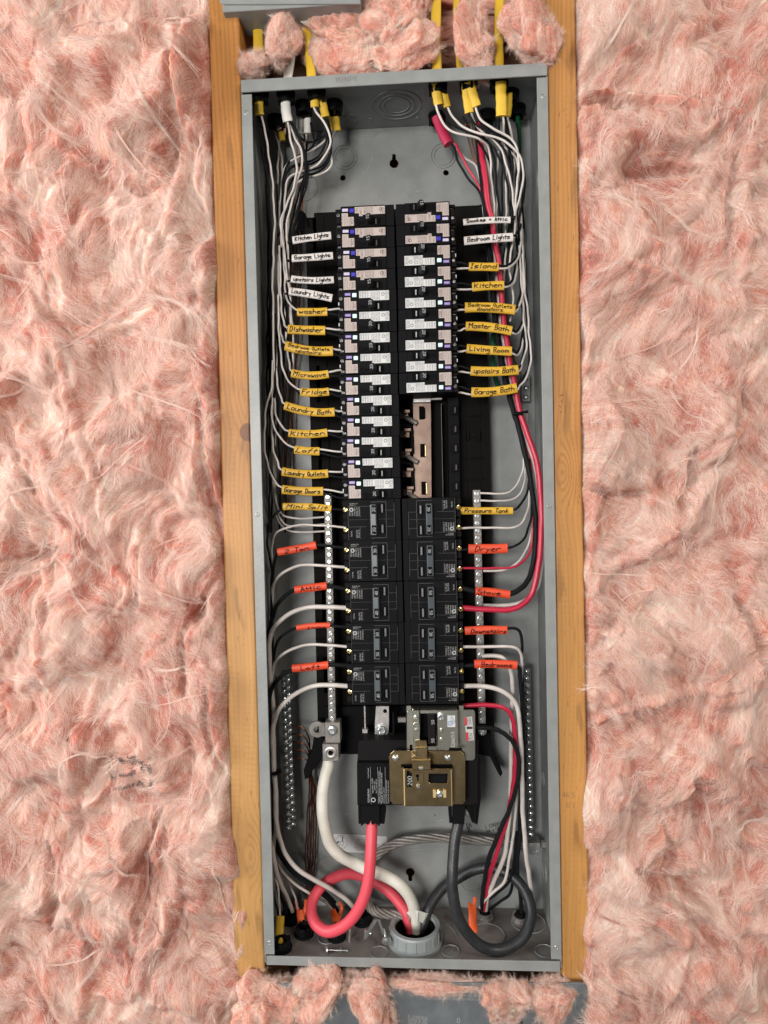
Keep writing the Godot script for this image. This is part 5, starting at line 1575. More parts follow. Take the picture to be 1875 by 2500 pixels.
	# copper grounds at the lower left
	for k in 5:
		var y0 := 1772.0 + k * 20.0
		W("copper", 1.0, "bare copper ground wire from the left ground bar, %s of five" % ["topmost", "second", "middle", "fourth", "lowest"][k], "712,%d,84 %d,%d,80 %d,%d,80 %d,%d,86 %d,1930,98 %d,1985,104 %d,2060,104 %d,2130,102 752,2210,98" % [y0, 732 + k, y0 + 2 - k, 748 + k, y0 + 16 - k * 2, 757, y0 + 42, 755 + k * 4, 751 + k * 5, 747 + k * 6, 746 + k * 5], "copper ground wires at the lower left")
	# right circuits
	var RR := [
		[0, "1236,300,60 1250,400,70 1264,470,74 1266,520,50 1258,536,36", [1131, 543, 538, 1246, 537, 15.5, "tag_w", "Smokes + Attic", ""]],
		[1, "1244,320,64 1262,420,76 1272,500,78 1274,555,50 1264,577,36", [1133, 588.6, 583, 1252, 579, 20, "tag_w", "Bedroom Lights", ""]],
		[2, "1262,480,62 1270,540,58 1271,590,52 1268,622,48 1259,641,42 1239,654,36", [1144.6, 651, 651.5, 1216.5, 652, 20, "tag_y", "Island", ""]],
		[3, "1270,480,66 1268,580,62 1262,650,56 1257,684,46 1247,697,40", [1152.7, 701, 698, 1229.8, 697, 21.5, "tag_y", "Kitchen", ""]],
		[4, "1272,520,58 1276,620,52 1278,690,48 1275,722,44 1268,745,38", [1135, 751, 751, 1257, 756.5, 24, "tag_y", "Bedroom Outlets", "downstairs"]],
		[5, "1276,560,66 1282,680,62 1284,760,56 1276,800,46 1262,815,38", [1137, 796.6, 799, 1249, 808, 22.5, "tag_y", "Master Bath", ""]],
		[6, "1274,600,64 1278,720,60 1281,800,54 1277,840,48 1265,866,38", [1139, 851, 855, 1249, 857.6, 22, "tag_y", "Living Room", ""]],
		[7, "1268,600,52 1274,700,48 1280,780,46 1285,840,44 1282,866,42 1275,886,38", [1149, 905.5, 907, 1265, 902.7, 23, "tag_y", "upstairs Bath", ""]],
		[8, "1276,620,48 1281,700,46 1286,741,44 1292,810,42 1296,866,40 1292,905,38 1281,930,36 1270,941,34", [1150.7, 957.6, 956, 1261.7, 947, 23, "tag_y", "Garage Bath", ""]]]
	for q in RR:
		circuit(1, q[0], q[1], q[2], "%s sleeve reading %s, right of the breaker columns" % ["white" if q[2][6] == "tag_w" else "yellow", q[2][7] if q[2][8] == "" else q[2][7] + " " + q[2][8]])
	# upper right: pairs curling out of the jackets
	W("w_white", 1.4, "white wire from the first right jacket, lowest of the white curls", "1064,256,22 1069,275,24 1077,293,26 1090,310,28 1108,322,28 1135,330,28 1163,336,30 1177,344,34 1190,356,40 1196,380,46 1200,430,54 1206,500,60 1212,600,64")
	W("w_white", 1.4, "white wire from the first right jacket, bulging furthest right", "1093,262,29 1101,279,30 1112,293,30 1128,308,30 1147,318,30 1180,328,28 1217,338,28 1240,350,28 1260,370,30 1273,392,32 1279,418,34 1276,450,38 1267,485,42 1260,520,44 1258,560,46 1250,600,48 1246,630,50 1245,670,52 1252,715,54 1253,745,56 1245,785,58")
	W("w_white", 1.4, "white wire from the middle right jacket, running inside the furthest", "1160,258,22 1164,275,24 1176,296,24 1204,314,24 1232,327,26 1252,342,28 1262,365,30 1266,400,34 1264,450,38 1259,490,42 1257,530,44")
	W("w_white", 1.4, "white wire from the middle right jacket, steep inner curve", "1150,274,24 1156,290,30 1166,310,32 1180,326,34 1200,338,36 1216,355,38 1228,375,40 1238,405,42 1246,440,44 1252,480,46 1257,515,46 1258,550,50")
	W("w_white", 1.35, "white wire curving down behind the middle right curls", "1232,360,46 1250,372,44 1262,392,42 1265,430,42 1262,470,46 1258,510,50")
	W("w_white", 1.35, "white wire falling straight from the broad yellow jacket", "1228,282,24 1230,300,28 1231,330,40 1236,400,56 1236,470,60 1235,560,62 1234,620,62 1228,740,66")
	W("w_white", 1.35, "white wire falling from the narrow yellow jacket, rightmost", "1238,282,40 1244,305,42 1251,330,46 1255,380,56 1256,450,64 1262,540,66 1270,640,66")
	W("w_white", 1.3, "white wire straight down behind the red cable, upper right", "1216,370,60 1215,430,64 1213,500,66 1213,560,66 1214,620,68 1218,720,72")
	W("w_black", 1.35, "black wire beside the lowest white curl, upper right", "1080,262,28 1092,286,30 1106,305,30 1130,318,32 1160,328,32 1180,338,36 1196,352,42 1206,385,50 1212,450,58 1222,540,64")
	W("w_black", 1.35, "black wire from the middle right jacket, over the curls", "1143,276,26 1152,292,26 1164,305,26 1190,318,28 1214,332,30 1236,352,34 1248,385,40 1252,430,44 1250,490,50 1250,560,56")
	W("w_black", 1.35, "black wire nested in the white curls, upper right", "1158,264,30 1172,296,32 1194,326,32 1216,346,34 1234,372,38 1244,410,42 1248,460,46 1254,520,50 1262,600,56")
	W("w_black", 1.35, "black wire falling from the broad yellow jacket", "1218,284,26 1219,310,34 1222,350,46 1226,420,58 1226,500,64 1224,600,68")
	W("w_black", 1.35, "black wire falling beside the narrow yellow jacket", "1233,284,40 1240,320,46 1246,370,54 1250,440,60 1246,520,62 1240,620,66")
	W("w_black", 1.35, "black wire outside the furthest white curl, upper right", "1228,288,42 1252,350,44 1272,390,44 1282,430,46 1280,470,48 1272,510,50 1266,560,54 1270,620,58")
	W("w_black", 1.35, "black wire between the two outer white curls, upper right", "1164,268,30 1200,320,34 1240,342,36 1262,372,38 1270,410,40 1268,450,44 1262,500,46 1256,560,50 1248,640,54")
	W("w_black", 1.35, "black wire inside the steep white curve, upper right", "1146,280,34 1160,306,36 1180,334,40 1206,362,42 1222,392,44 1234,430,46 1242,480,50 1246,540,54 1240,620,60")
	W("w_black", 1.35, "black wire left of the straight white wires, upper right", "1130,285,40 1150,320,44 1172,350,50 1196,400,60 1204,460,66 1206,540,70 1204,640,74")
	W("w_black", 1.3, "black wire along the right wall from the far corner", "1262,300,70 1270,380,72 1274,460,74 1278,560,76 1284,680,76 1290,780,74 1300,880,72")
	for q in [[0, 1150], [1, 1158], [2, 1166]]:
		W("copper", 0.9, "bare copper wire behind the red cable at the upper right, %s of three" % ["leftmost", "middle", "rightmost"][q[0]], "%d,300,82 %d,330,88 %d,372,94 %d,430,98 %d,520,100 1224,700,102 1250,860,104 1282,930,104" % [q[1] - 14, q[1] - 8, q[1], q[1] + 20, q[1] + 38])
	W("w_green", 2.7, "thick green ground wire from the far upper right corner", "1262,258,84 1264,290,84 1268,330,84 1267,370,86 1256,470,92 1240,580,96 1222,700,92 1208,776,86 1203,840,84 1204,900,92 1220,960,100")
	# dryer and stove cables
	W("w_red", 3.5, "thick red cable running the whole right gutter to the third right two-pole breaker", "1172,300,74 1172,344,64 1177,380,56 1182,416,52 1192,498,50 1200,530,50 1204,560,50 1213,616,50 1220,660,50 1223,708,50 1230,783,50 1238,838,48 1245,888,46 1254,925,44 1264,980,42 1276,1027,40 1292,1072,38 1309,1122,36 1319,1197,36 1321.5,1290,36 1315,1376,36 1302,1440,36 1279,1473,34 1246,1488,33 1188,1488,32 1128,1484,33")
	W("w_black", 3.3, "thick black cable beside the red one, into the Stove sleeve", "1164,300,80 1168,360,72 1176,440,62 1188,540,60 1198,650,58 1206,760,56 1214,830,54 1223,878,52 1234,933,50 1252,997,46 1266,1044,44 1283,1113,42 1297,1183,42 1307,1266,42 1307,1326,42 1299,1389,40 1282,1427,36 1246,1450,32 1205,1448,31 1161,1444,31 1128,1436,33")
	W("w_white", 2.9, "thick white wire behind the red cable, into the right neutral bar below Stove", "1184,330,78 1186,361,74 1194,416,70 1199,500,68 1207,600,66 1215,700,64 1225,800,62 1240,890,58 1262,985,54 1290,1080,52 1310,1155,50 1322,1250,48 1325,1330,48 1322,1380,48 1311,1432,46 1283,1466,46 1240,1478,48 1180,1479,50")
	W("w_black", 1.5, "thin black wire out of the pink red jacket, into the Dryer sleeve", "1102,352,66 1108,362,64 1118,391,60 1143,436,60 1176,480,64 1186,540,66 1200,680,66 1222,840,62 1250,960,58 1280,1080,54 1298,1190,50 1296,1260,48 1287,1301,44 1274,1322,38 1258,1333,34 1238,1338,32 1190,1340,31 1143,1341,31 1124,1344,33")
	W("w_red", 1.5, "thin red wire out of the pink red jacket, to the second right two-pole breaker", "1110,350,64 1117,358,62 1135,398,58 1153,428,58 1174,462,62 1190,540,68 1205,680,70 1228,850,66 1262,1000,60 1292,1120,54 1304,1220,50 1301,1290,46 1292,1351,42 1271,1376,38 1244,1386,35 1188,1387.5,33 1122,1387,33")
	W("w_white", 1.5, "thin white wire out of the pink red jacket, into the right neutral bar", "1116,362,70 1134,385,70 1163,406,70 1172,440,72 1182,520,74 1200,680,76 1230,860,72 1266,1010,66 1296,1130,60 1305,1230,56 1300,1290,52 1289,1334,48 1264,1371,46 1232,1391,46 1180,1394,50")
	m = MB.new()
	pbar(m, 1256, 1005, 1278, 1013, -33, -48, 0.0008)
	pbar(m, 1276, 1002, 1290, 1008, -34, -37, 0.0006)
	tag(obj("cable_tie", m, M.black), "black cable tie round the red and black cables, right gutter", "cable tie")
	for q in [[1, "upper", "1280,1000,66 1281,1060,64 1279,1130,60 1268,1170,56 1252,1195,52 1238,1204,50 1210,1205,49 1172,1204,50"], [2, "lower", "1286,1010,68 1286,1090,66 1283,1150,62 1276,1190,58 1262,1212,54 1240,1222,52 1210,1223,50 1172,1222,50"]]:
		W("w_white", 1.3, "white neutral wire into the top of the right bar, %s of two" % q[1], q[2], "neutral wires into the bars")
	sleeve("tag_y", 1124, 1247, 1247, 1252, 1247, 17.5, "Pressure Tank", "", "yellow sleeve reading Pressure Tank over the right neutral bar", 0.031, 0.8)
	W("w_black", 1.5, "black wire bending up from the Pressure Tank sleeve", "1122,1247,33 1180,1247,31 1252,1245,32 1268,1236,36 1282,1214,42 1290,1180,46 1292,1120,50")
	W("w_white", 1.4, "white wire from the topmost right two-pole breaker, bending up", "1122,1290,33 1170,1288,33 1220,1289,34 1255,1287,36 1276,1276,40 1287,1250,44 1292,1210,48 1290,1140,54")
	sleeve("tag_o", 1143.6, 1340, 1340, 1238.5, 1338.6, 23, "Dryer", "", "orange sleeve reading Dryer over the right neutral bar", 0.031, 0.62, 0.0, 0.0, 0.42)
	sleeve("tag_o", 1160.8, 1443.7, 1446, 1244, 1452, 20.5, "Stove", "", "orange sleeve reading Stove on the thick black cable", 0.031, 0.62, -0.1, 0.0, 0.74)
	sleeve("tag_o", 1135, 1540, 1538, 1237.7, 1538.6, 20.5, "Downstairs", "", "orange sleeve reading Downstairs over the right neutral bar", 0.031, 0.8, 0.06, 0.2, 0.46)
	sleeve("tag_o", 1158, 1621, 1621, 1262, 1624, 20.5, "Bedrooms", "", "orange sleeve reading Bedrooms, lowest on the right", 0.031, 0.68, 0.02, 0.0, 0.6)
	W("w_black", 1.9, "black wire from the Downstairs sleeve, bending down", "1126,1541,33 1180,1538,31 1238,1534,32 1259,1535,33 1271,1548,36 1275,1580,40 1274,1610,46 1276,1680,54 1272,1780,58 1270,1900,60 1268,2000,60 1265,2060,60 1256,2120,64 1246,2180,72 1222,2200,78 1196,2220,84")
	W("w_white", 1.9, "white wire from the fourth right two-pole breaker, bending down", "1127,1579,33 1188,1579,32 1234,1578,32 1261,1583,34 1272,1598,38 1275,1618,42 1274,1640,46 1270,1720,54 1266,1820,58 1262,1920,58 1259,1975,56 1255,2025,54 1244,2093,54 1233,2148,56 1207,2176,62 1185,2197,70 1172,2216,78")
	W("w_white", 2.8, "thick white neutral wire beside the Bedrooms sleeve, bending down", "1178,1602,50 1208,1601,46 1228,1607,44 1243,1627,44 1250,1655,46 1251,1706,50 1249,1741,52 1247,1863,54 1245,1971,54 1237,2053,54 1228,2100,56 1204,2154,62 1191,2187,70 1186,2222,80")
	W("w_black", 2.7, "thick black wire from the Bedrooms sleeve, bending down", "1128,1626,33 1180,1623,31 1262,1628,33 1269,1648,38 1273,1690,44 1276,1760,50 1278,1860,54 1276,1960,56 1270,2040,58 1262,2110,62 1270,2180,72 1274,2232,84")
	W("w_white", 2.9, "thick white wire from the lowest right breaker down the right gutter", "1127,1675,33 1178,1675,32 1213,1682,32 1241,1697,34 1259,1718,36 1267,1750,38 1270,1781,40 1274,1863,42 1276,1971,42 1282,2052,44 1286,2100,48 1292,2139,54 1297,2180,64 1290,2230,80")
	W("w_red", 2.8, "red wire leaving above the silvery interlock plate, bending down", "1124,1724,33 1155,1722,32 1191,1721,32 1226,1727,34 1248,1746,36 1257,1790,40 1257.6,1863,44 1251,1930,48 1240,1990,50 1226,2039,52 1211,2088,54 1203,2110,56 1192,2150,62 1186,2190,70 1182,2222,80")
	W("w_black", 2.8, "black wire from beside the silvery interlock plate, bending down in front", "1152,1777,34 1191,1777,32 1221,1785,32 1248,1806,32 1263,1835,32 1267,1876,32 1262,1918,34 1243,1977,38 1216,2039,42 1195,2092,46 1184,2140,54 1178,2190,68 1176,2222,80")
	W("w_black", 1.9, "black wire paired with the thin white one, bottom right", "1262,2030,62 1256,2090,62 1244,2150,62 1216,2178,66 1186,2200,74 1172,2222,80")
	m = MB.new()
	pbar(m, 663, 1888, 680, 1894, -36, -50, 0.0008)
	pbar(m, 676, 1882, 686, 1888, -38, -41, 0.0005)
	tag(obj("cable_tie", m, M.black), "black cable tie round the white wires, lower left gutter", "cable tie")

func build_bottom() -> void:
	var fl := -0.5344
	clamp_black(687.5, 2316, fl, "bottom connector in the front left corner on the yellow cable", 0.0115)
	clamp_black(743, 2282, fl, "bottom connector under the orange jacket at the left", 0.0105)
	clamp_black(822, 2289, fl, "bottom connector under the red cable loop", 0.0105)
	clamp_black(709, 2249, fl, "bottom connector far back at the left, white wire entering", 0.010)
	clamp_black(885, 2252, fl, "bottom connector far back left of the grey conduit", 0.0105)
	sheath("sheath_y", "685,2236,46 683,2265,40 682,2290,34 683,2320,30", 10.5, "yellow cable jacket in the bottom left corner", 0.55)
	sheath("sheath_o", "733,2222,74 735,2245,68 741,2268,62 743,2284,60", 10.5, "orange cable jacket behind the red loop, bottom left", 0.55)
	sheath("sheath_o", "722,2198,76 727,2220,75 734,2245,69", 4.5, "split strip of orange jacket bent to the left, bottom left", 0.4)
	sheath("sheath_o", "747,2196,76 744,2222,74 738,2250,68", 4.0, "split strip of orange jacket bent to the right, bottom left", 0.4)
	sheath("sheath_o", "812,2224,78 818,2238,72 823,2258,66 824,2290,64", 9.5, "orange cable jacket inside the red loop", 0.55)
	sheath("sheath_o", "827,2204,80 834,2214,76 830,2236,72 824,2250,68", 4.5, "curled strip of orange jacket inside the red loop", 0.4)
	sheath("sheath_o", "1160,2190,64 1158,2204,62 1155,2222,58", 4.5, "pointed strip of orange jacket standing inside the black loop", 0.4)
	sheath("sheath_o", "1146,2203,60 1148,2216,59 1151,2230,57", 4.0, "short split strip of orange jacket inside the black loop", 0.4)
	sheath("sheath_o", "1152,2210,60 1154,2228,58 1154,2252,54 1157,2276,52", 10.5, "orange cable jacket inside the black loop", 0.32)
	# grey ring bushings at the right
	for q in [[1184, 2243, "grey ring connector behind the black loop where wires leave", 0.0095], [1271, 2250, "grey ring connector inside the black loop at its right edge", 0.0105]]:
		var p := upy(q[0], q[1], fl)
		var root := thing("ring_connector", q[2], "cable connector", p)
		var m := MB.new()
		var r: float = q[3]
		lathe(m, [Vector2(r * 1.15, 0), Vector2(r * 1.15, 0.003), Vector2(r, 0.0035), Vector2(r, 0.009), Vector2(r * 0.82, 0.0092), Vector2(r * 0.78, 0.002), Vector2(0, 0.0015)], Vector3.ZERO, Vector3.UP, 24)
		obj("ring", m, M.zinc_dull, root)
		m = MB.new()
		lathe(m, [Vector2(r * 0.76, 0.0), Vector2(r * 0.6, 0.0125), Vector2(0, 0.0127)], Vector3.ZERO, Vector3.UP, 18)
		obj("bushing", m, M.black, root)
	# conduit hub
	var p := upy(1014, 2296, fl)
	var root := thing("conduit_fitting", "big grey plastic conduit fitting with ribbed ring in the bottom wall", "conduit fitting", p)
	var m := MB.new()
	var r := 0.0325
	lathe(m, [Vector2(r * 1.08, 0), Vector2(r * 1.08, 0.004), Vector2(r, 0.005), Vector2(r, 0.019), Vector2(r * 0.97, 0.021), Vector2(r * 0.82, 0.021), Vector2(r * 0.80, 0.018), Vector2(r * 0.8, 0.002), Vector2(0, 0.001)], Vector3.ZERO, Vector3.UP, 48)
	obj("ring", m, M.conduit, root)
	m = MB.new()
	for k in 16:
		var a := TAU * k / 16.0
		cbox(m, Vector3(cos(a) * r, 0.012, sin(a) * r), Vector3(0.0016, 0.013, 0.0034), 0.0004, Basis(Vector3.UP, -a))
	obj("rib", m, M.conduit, root)
	m = MB.new()
	lathe(m, [Vector2(r * 0.74, 0), Vector2(r * 0.74, 0.017), Vector2(r * 0.7, 0.017), Vector2(r * 0.7, 0.002), Vector2(0, 0.0022)], Vector3.ZERO, Vector3.UP, 40)
	obj("inner_pipe", m, M.dark, root)
	m = MB.new()   # torn grey white jacket of the feed cable
	var cr := [[975, 2236, 70], [990, 2228, 58], [1004, 2222, 54], [1022, 2223, 52], [1040, 2229, 56], [1056, 2232, 62]]
	for k in cr.size() - 1:
		var a: Array = cr[k]
		var b: Array = cr[k + 1]
		m.face([up(a[0], a[1], -a[2] * 0.001), up(b[0], b[1], -b[2] * 0.001), up(b[0] - 4, 2252 + (k % 2) * 4, -b[2] * 0.001), up(a[0] + 2, 2250 + (k % 3) * 4, -a[2] * 0.001)], Vector3.BACK)
	tag(obj("jacket_rag", m, M.sheath_w), "torn grey white jacket end in the mouth of the conduit fitting", "cable jacket")
	loop_cable("feed_cable", "main_white", 7.6, "thick white feed cable from the lug to the conduit fitting", WHITE_MAIN)
	loop_cable("feed_cable", "main_red", 7.1, "thick red feed cable making a full loop left of the conduit", RED_LOOP)
	loop_cable("feed_cable", "main_black", 6.9, "thick black feed cable making a full loop right of the conduit", BLACK_LOOP)
	# bare stranded ground: seven strands laid round each other
	var line := spline(path(BRAID), 9)
	var at := line[0]
	root = thing("ground_cable", "bare twisted metal ground cable crossing behind the feed cables", "cable", at)
	for s in 7:
		var pts := PackedVector3Array()
		for k in line.size():
			var t := (line[mini(k + 1, line.size() - 1)] - line[maxi(k - 1, 0)]).normalized()
			var u := t.cross(Vector3(0.2, 0.3, 0.93)).normalized()
			var w := t.cross(u)
			var a := TAU * s / 6.0 + k * 0.2
			pts.append(line[k] - at + (u * cos(a) + w * sin(a)) * (0.0041 if s < 6 else 0.0))
		m = MB.new()
		tube(m, pts, 0.0021, 9)
		obj("strand", m, M.alu, root)
	# loose metal clamps standing on the bottom wall
	root = thing("metal_clamp", "small steel clamp with long screw standing near the front, left of centre", "cable clamp", upy(832, 2332, fl))
	m = MB.new()
	tube(m, PackedVector3Array([up(798, 2319, -0.02), up(848, 2321, -0.02)]), 0.0011, 8)
	lathe(m, [Vector2(0.0055, 0), Vector2(0.005, 0.0018), Vector2(0.002, 0.0024), Vector2(0, 0.0022)], up(799, 2319, -0.02), Vector3(-1, 0, 0.3), 16)
	obj("screw", m, M.zinc, root, -root.position)
	m = MB.new()
	pbar(m, 828, 2322, 833, 2336, -19, -26, 0.0004)
	obj("strap", m, M.zinc_dull, root, -root.position)
	root = thing("metal_clamp", "narrow upright steel clamp leg under the red loop", "cable clamp", upy(850, 2312, fl))
	m = MB.new()
	pslab(m, [852, 2262, 857, 2262, 855, 2312, 849, 2312], -38, -40, 0.0003)
	obj("leg", m, M.zinc_dull, root, -root.position)
	root = thing("metal_clamp", "v shaped steel clamp with a round screw head beside the conduit fitting", "cable clamp", upy(935, 2312, fl))
	m = MB.new()
	pslab(m, [913, 2247, 922, 2248, 894, 2292, 888, 2296, 889, 2284], -30, -34, 0.0004)
	pslab(m, [890, 2272, 896, 2274, 906, 2280, 893, 2294, 888, 2288], -32, -36, 0.0004)
	pslab(m, [922, 2248, 928, 2248, 939, 2282, 934, 2284], -28, -31, 0.0004)
	obj("strap", m, M.zinc, root, -root.position)
	m = MB.new()
	tube(m, PackedVector3Array([up(936, 2268, -0.034), up(944, 2296, -0.026)]), 0.0018, 10)
	lathe(m, [Vector2(0.0062, -0.001), Vector2(0.006, 0.0012), Vector2(0.0035, 0.0028), Vector2(0, 0.003)], up(944, 2297, -0.024), Vector3(0.1, -0.3, 0.9), 18)
	obj("screw", m, M.zinc, root, -root.position)

func build_cover() -> void:
	# grey steel cover below the box and the lip of the one above
	var root := thing("grey_cover", "grey steel panel cover with white stencil text below the box", "panel cover", up(1030, 2500, 0.005))
	var m := MB.new()
	pslab(m, [664, 2412, 672, 2402, 1418, 2400, 1428, 2404, 1433, 2414, 1440, 2620, 664, 2620], 5, 3, 0.0006)
	obj("sheet", m, M.cover_grey, root, -root.position)
	for q in [[1311, 2459, 0.0034, 16], [708, 2489, 0.0042, 3], [773, 2494, 0.0042, 3], [1339, 2496, 0.0042, 3], [1272, 2499, 0.0042, 3]]:
		m = MB.new()
		lathe(m, [Vector2(q[2], 0), Vector2(0, 0.0002)], up(q[0], q[1], 0.0051), Vector3.BACK, q[3])
		obj("punched_hole", m, M.dark, root, -root.position)
	m = MB.new()
	for q in [[1408, 2434], [1418, 2459]]: ring(m, up(q[0], q[1], 0.005), Vector3.BACK, 0.005, 0.0012, 0.001, 20)
	obj("dimple", m, M.cover_grey, root, -root.position)
	m = MB.new()
	var z := 0.0053
	put_text(m, "USE NO. 10-32 x 1/2 MAX. SCREWS ONLY", 0.0028, up(1115, 2421, z), -0.01, 0.068)
	put_text(m, "DO NOT OVER-TIGHTEN 21 IN-LBS. MAX. 8", 0.0028, up(1110, 2430, z), -0.01, 0.066)
	put_text(m, "FOR FIELD WIRING SEE DEAD FRONT LABEL", 0.0028, up(1112, 2439, z), -0.01, 0.07)
	for k in 3: put_text(m, ["E. UNITED", "SPACE 42", "DOCE OF"][k], 0.0034, up(1020, 2484 + k * 8, z), -0.12, 0.023)
	put_text(m, "0", 0.006, up(1120, 2492, z), 0.0)
	stuff(obj("stencil_text", m, M.print_g, root, -root.position))
	root = thing("grey_cover", "grey steel lip of another box at the very top of the bay", "panel cover", up(660, 8, 0.004))
	m = MB.new()
	pslab(m, [536, 4, 546, 10, 880, 9, 880, -90, 536, -90], 6, 4, 0.0006)
	pbar(m, 540, -90, 880, 8, 4, -40, 0.0006)
	obj("sheet", m, M.paint, root, -root.position)
	root = thing("wood_sheathing", "dark board at the back of the stud bay behind the box", "wall board", Vector3(0, -0.9, -0.16))
	m = MB.new()
	cbox(m, Vector3(0, 0, -0.155), Vector3(1.5, 1.8, 0.012), 0.001)
	obj("board", m, M.sheathing, root, -root.position)

func _ready() -> void:
	rng.seed = 11
	var cam := Camera3D.new()
	cam.name = "camera"
	cam.transform = Transform3D(Basis(BX, BY, BZ), EYE)
	cam.fov = rad_to_deg(2.0 * atan(1250.0 / FOC)); cam.near = 0.02; cam.far = 20.0
	add_child(cam)
	var env := Environment.new()
	env.background_mode = Environment.BG_COLOR
	env.background_color = Color(0.09, 0.089, 0.09).linear_to_srgb()
	env.tonemap_mode = Environment.TONE_MAPPER_LINEAR
	env.tonemap_exposure = 1.0
	env.sdfgi_enabled = true; env.ssao_enabled = true; env.ssil_enabled = true
	var we := WorldEnvironment.new()
	we.name = "room"; we.environment = env
	add_child(we)
	for q in [["door_light", Vector3(-0.7, 0.15, 2.4), Vector2(0.8, 0.6), 5.4, Color(1.0, 0.98, 0.96)], ["window_light", Vector3(-2.0, 0.5, 1.0), Vector2(1.2, 1.4), 5.0, Color(1.0, 0.985, 0.97)], ["lamp_light", Vector3(1.5, 1.2, 1.5), Vector2(0.5, 0.4), 2.4, Color(1.0, 0.95, 0.89)]]:
		var a := AreaLight3D.new()
		a.name = q[0]; a.area_size = q[2]; a.light_energy = q[3]; a.light_color = q[4]
		a.shadow_enabled = true; a.area_range = 8.0
		add_child(a)
		a.look_at_from_position(q[1], Vector3(0, 0, -0.05), Vector3.UP)
	make_materials()
	make_screws()
	for q in [["wool", 0.0], ["fibre", 0.0], ["wool_ink", 1.0]]:
		var w := mat(Color.WHITE, 1.0)
		w.albedo_color = Color.WHITE; w.vertex_color_use_as_albedo = true
		w.metallic_specular = 0.1
		if q[0] == "wool":
			w.subsurf_scatter_enabled = true; w.subsurf_scatter_strength = 0.7
			var grad := Gradient.new()   # fine combed fibres: lighter and darker threads, and their relief
			grad.set_color(0, Color(0.9, 0.85, 0.83)); grad.set_color(1, Color(1, 1, 1))
			grad.set_offset(0, 0.2); grad.set_offset(1, 0.72)
			var combed := noise_tex(0.035, FastNoiseLite.TYPE_SIMPLEX_SMOOTH, 21, 1024)
			var combed_c: NoiseTexture2D = combed.duplicate()
			combed_c.color_ramp = grad
			w.albedo_texture = combed_c
			w.heightmap_enabled = true; w.heightmap_texture = combed; w.heightmap_scale = 0.06
			w.detail_enabled = true; w.detail_albedo = combed_c; w.detail_uv_layer = BaseMaterial3D.DETAIL_UV_2; w.detail_blend_mode = BaseMaterial3D.BLEND_MODE_MUL
		M[q[0]] = w
	M.wool_ink = mat(Color(0.1, 0.085, 0.08), 0.9)
	# structure: studs, insulation, box
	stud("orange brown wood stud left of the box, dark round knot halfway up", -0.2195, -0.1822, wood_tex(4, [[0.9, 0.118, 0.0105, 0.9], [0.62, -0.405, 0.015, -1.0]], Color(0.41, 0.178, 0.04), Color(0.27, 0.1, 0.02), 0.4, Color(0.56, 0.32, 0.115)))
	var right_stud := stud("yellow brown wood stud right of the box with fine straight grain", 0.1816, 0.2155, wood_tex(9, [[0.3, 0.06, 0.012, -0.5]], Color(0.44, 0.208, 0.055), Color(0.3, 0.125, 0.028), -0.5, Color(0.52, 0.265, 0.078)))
	var marks := MB.new()
	put_text(marks, "46 S", 0.006, up(1388, 1941, -0.0057), -0.05)
	put_text(marks, "II I", 0.006, up(1392, 1966, -0.0057), -0.1)
	obj("pencil_mark", marks, M.pencil, right_stud, -right_stud.position)
	marks = MB.new()
	for q in [[1372, 962, 1376, 966], [1366, 968, 1372, 963], [1370, 976, 1373, 984], [1366, 990, 1369, 994], [1368, 1003, 1369, 1008]]:
		var p0 := up(q[0], q[1], -0.0057)
		var p1 := up(q[2], q[3], -0.0057)
		var sw := Vector3(-(p1 - p0).y, (p1 - p0).x, 0).normalized() * 0.0005
		marks.face([p0 - sw, p0 + sw, p1 + sw, p1 - sw], Vector3.BACK)
	stuff(obj("scratch", marks, M.sap, right_stud, -right_stud.position))
	var el := func(y: float) -> float:
		return -0.2203 + 0.0016 * sin(y * 61.0) + 0.0012 * sin(y * 143.0 + 1.0) + 0.016 * smoothstep(-0.36, -0.45, y) - 0.006 * smoothstep(-0.5, -0.56, y) + 0.003 * exp(-pow((y + 0.3) * 40.0, 2.0))
	var er := func(y: float) -> float:
		return 0.2165 + 0.0014 * sin(y * 57.0 + 2.0) + 0.001 * sin(y * 131.0) - 0.008 * smoothstep(-0.3, -0.33, y) - 0.006 * smoothstep(-0.5, -0.58, y)
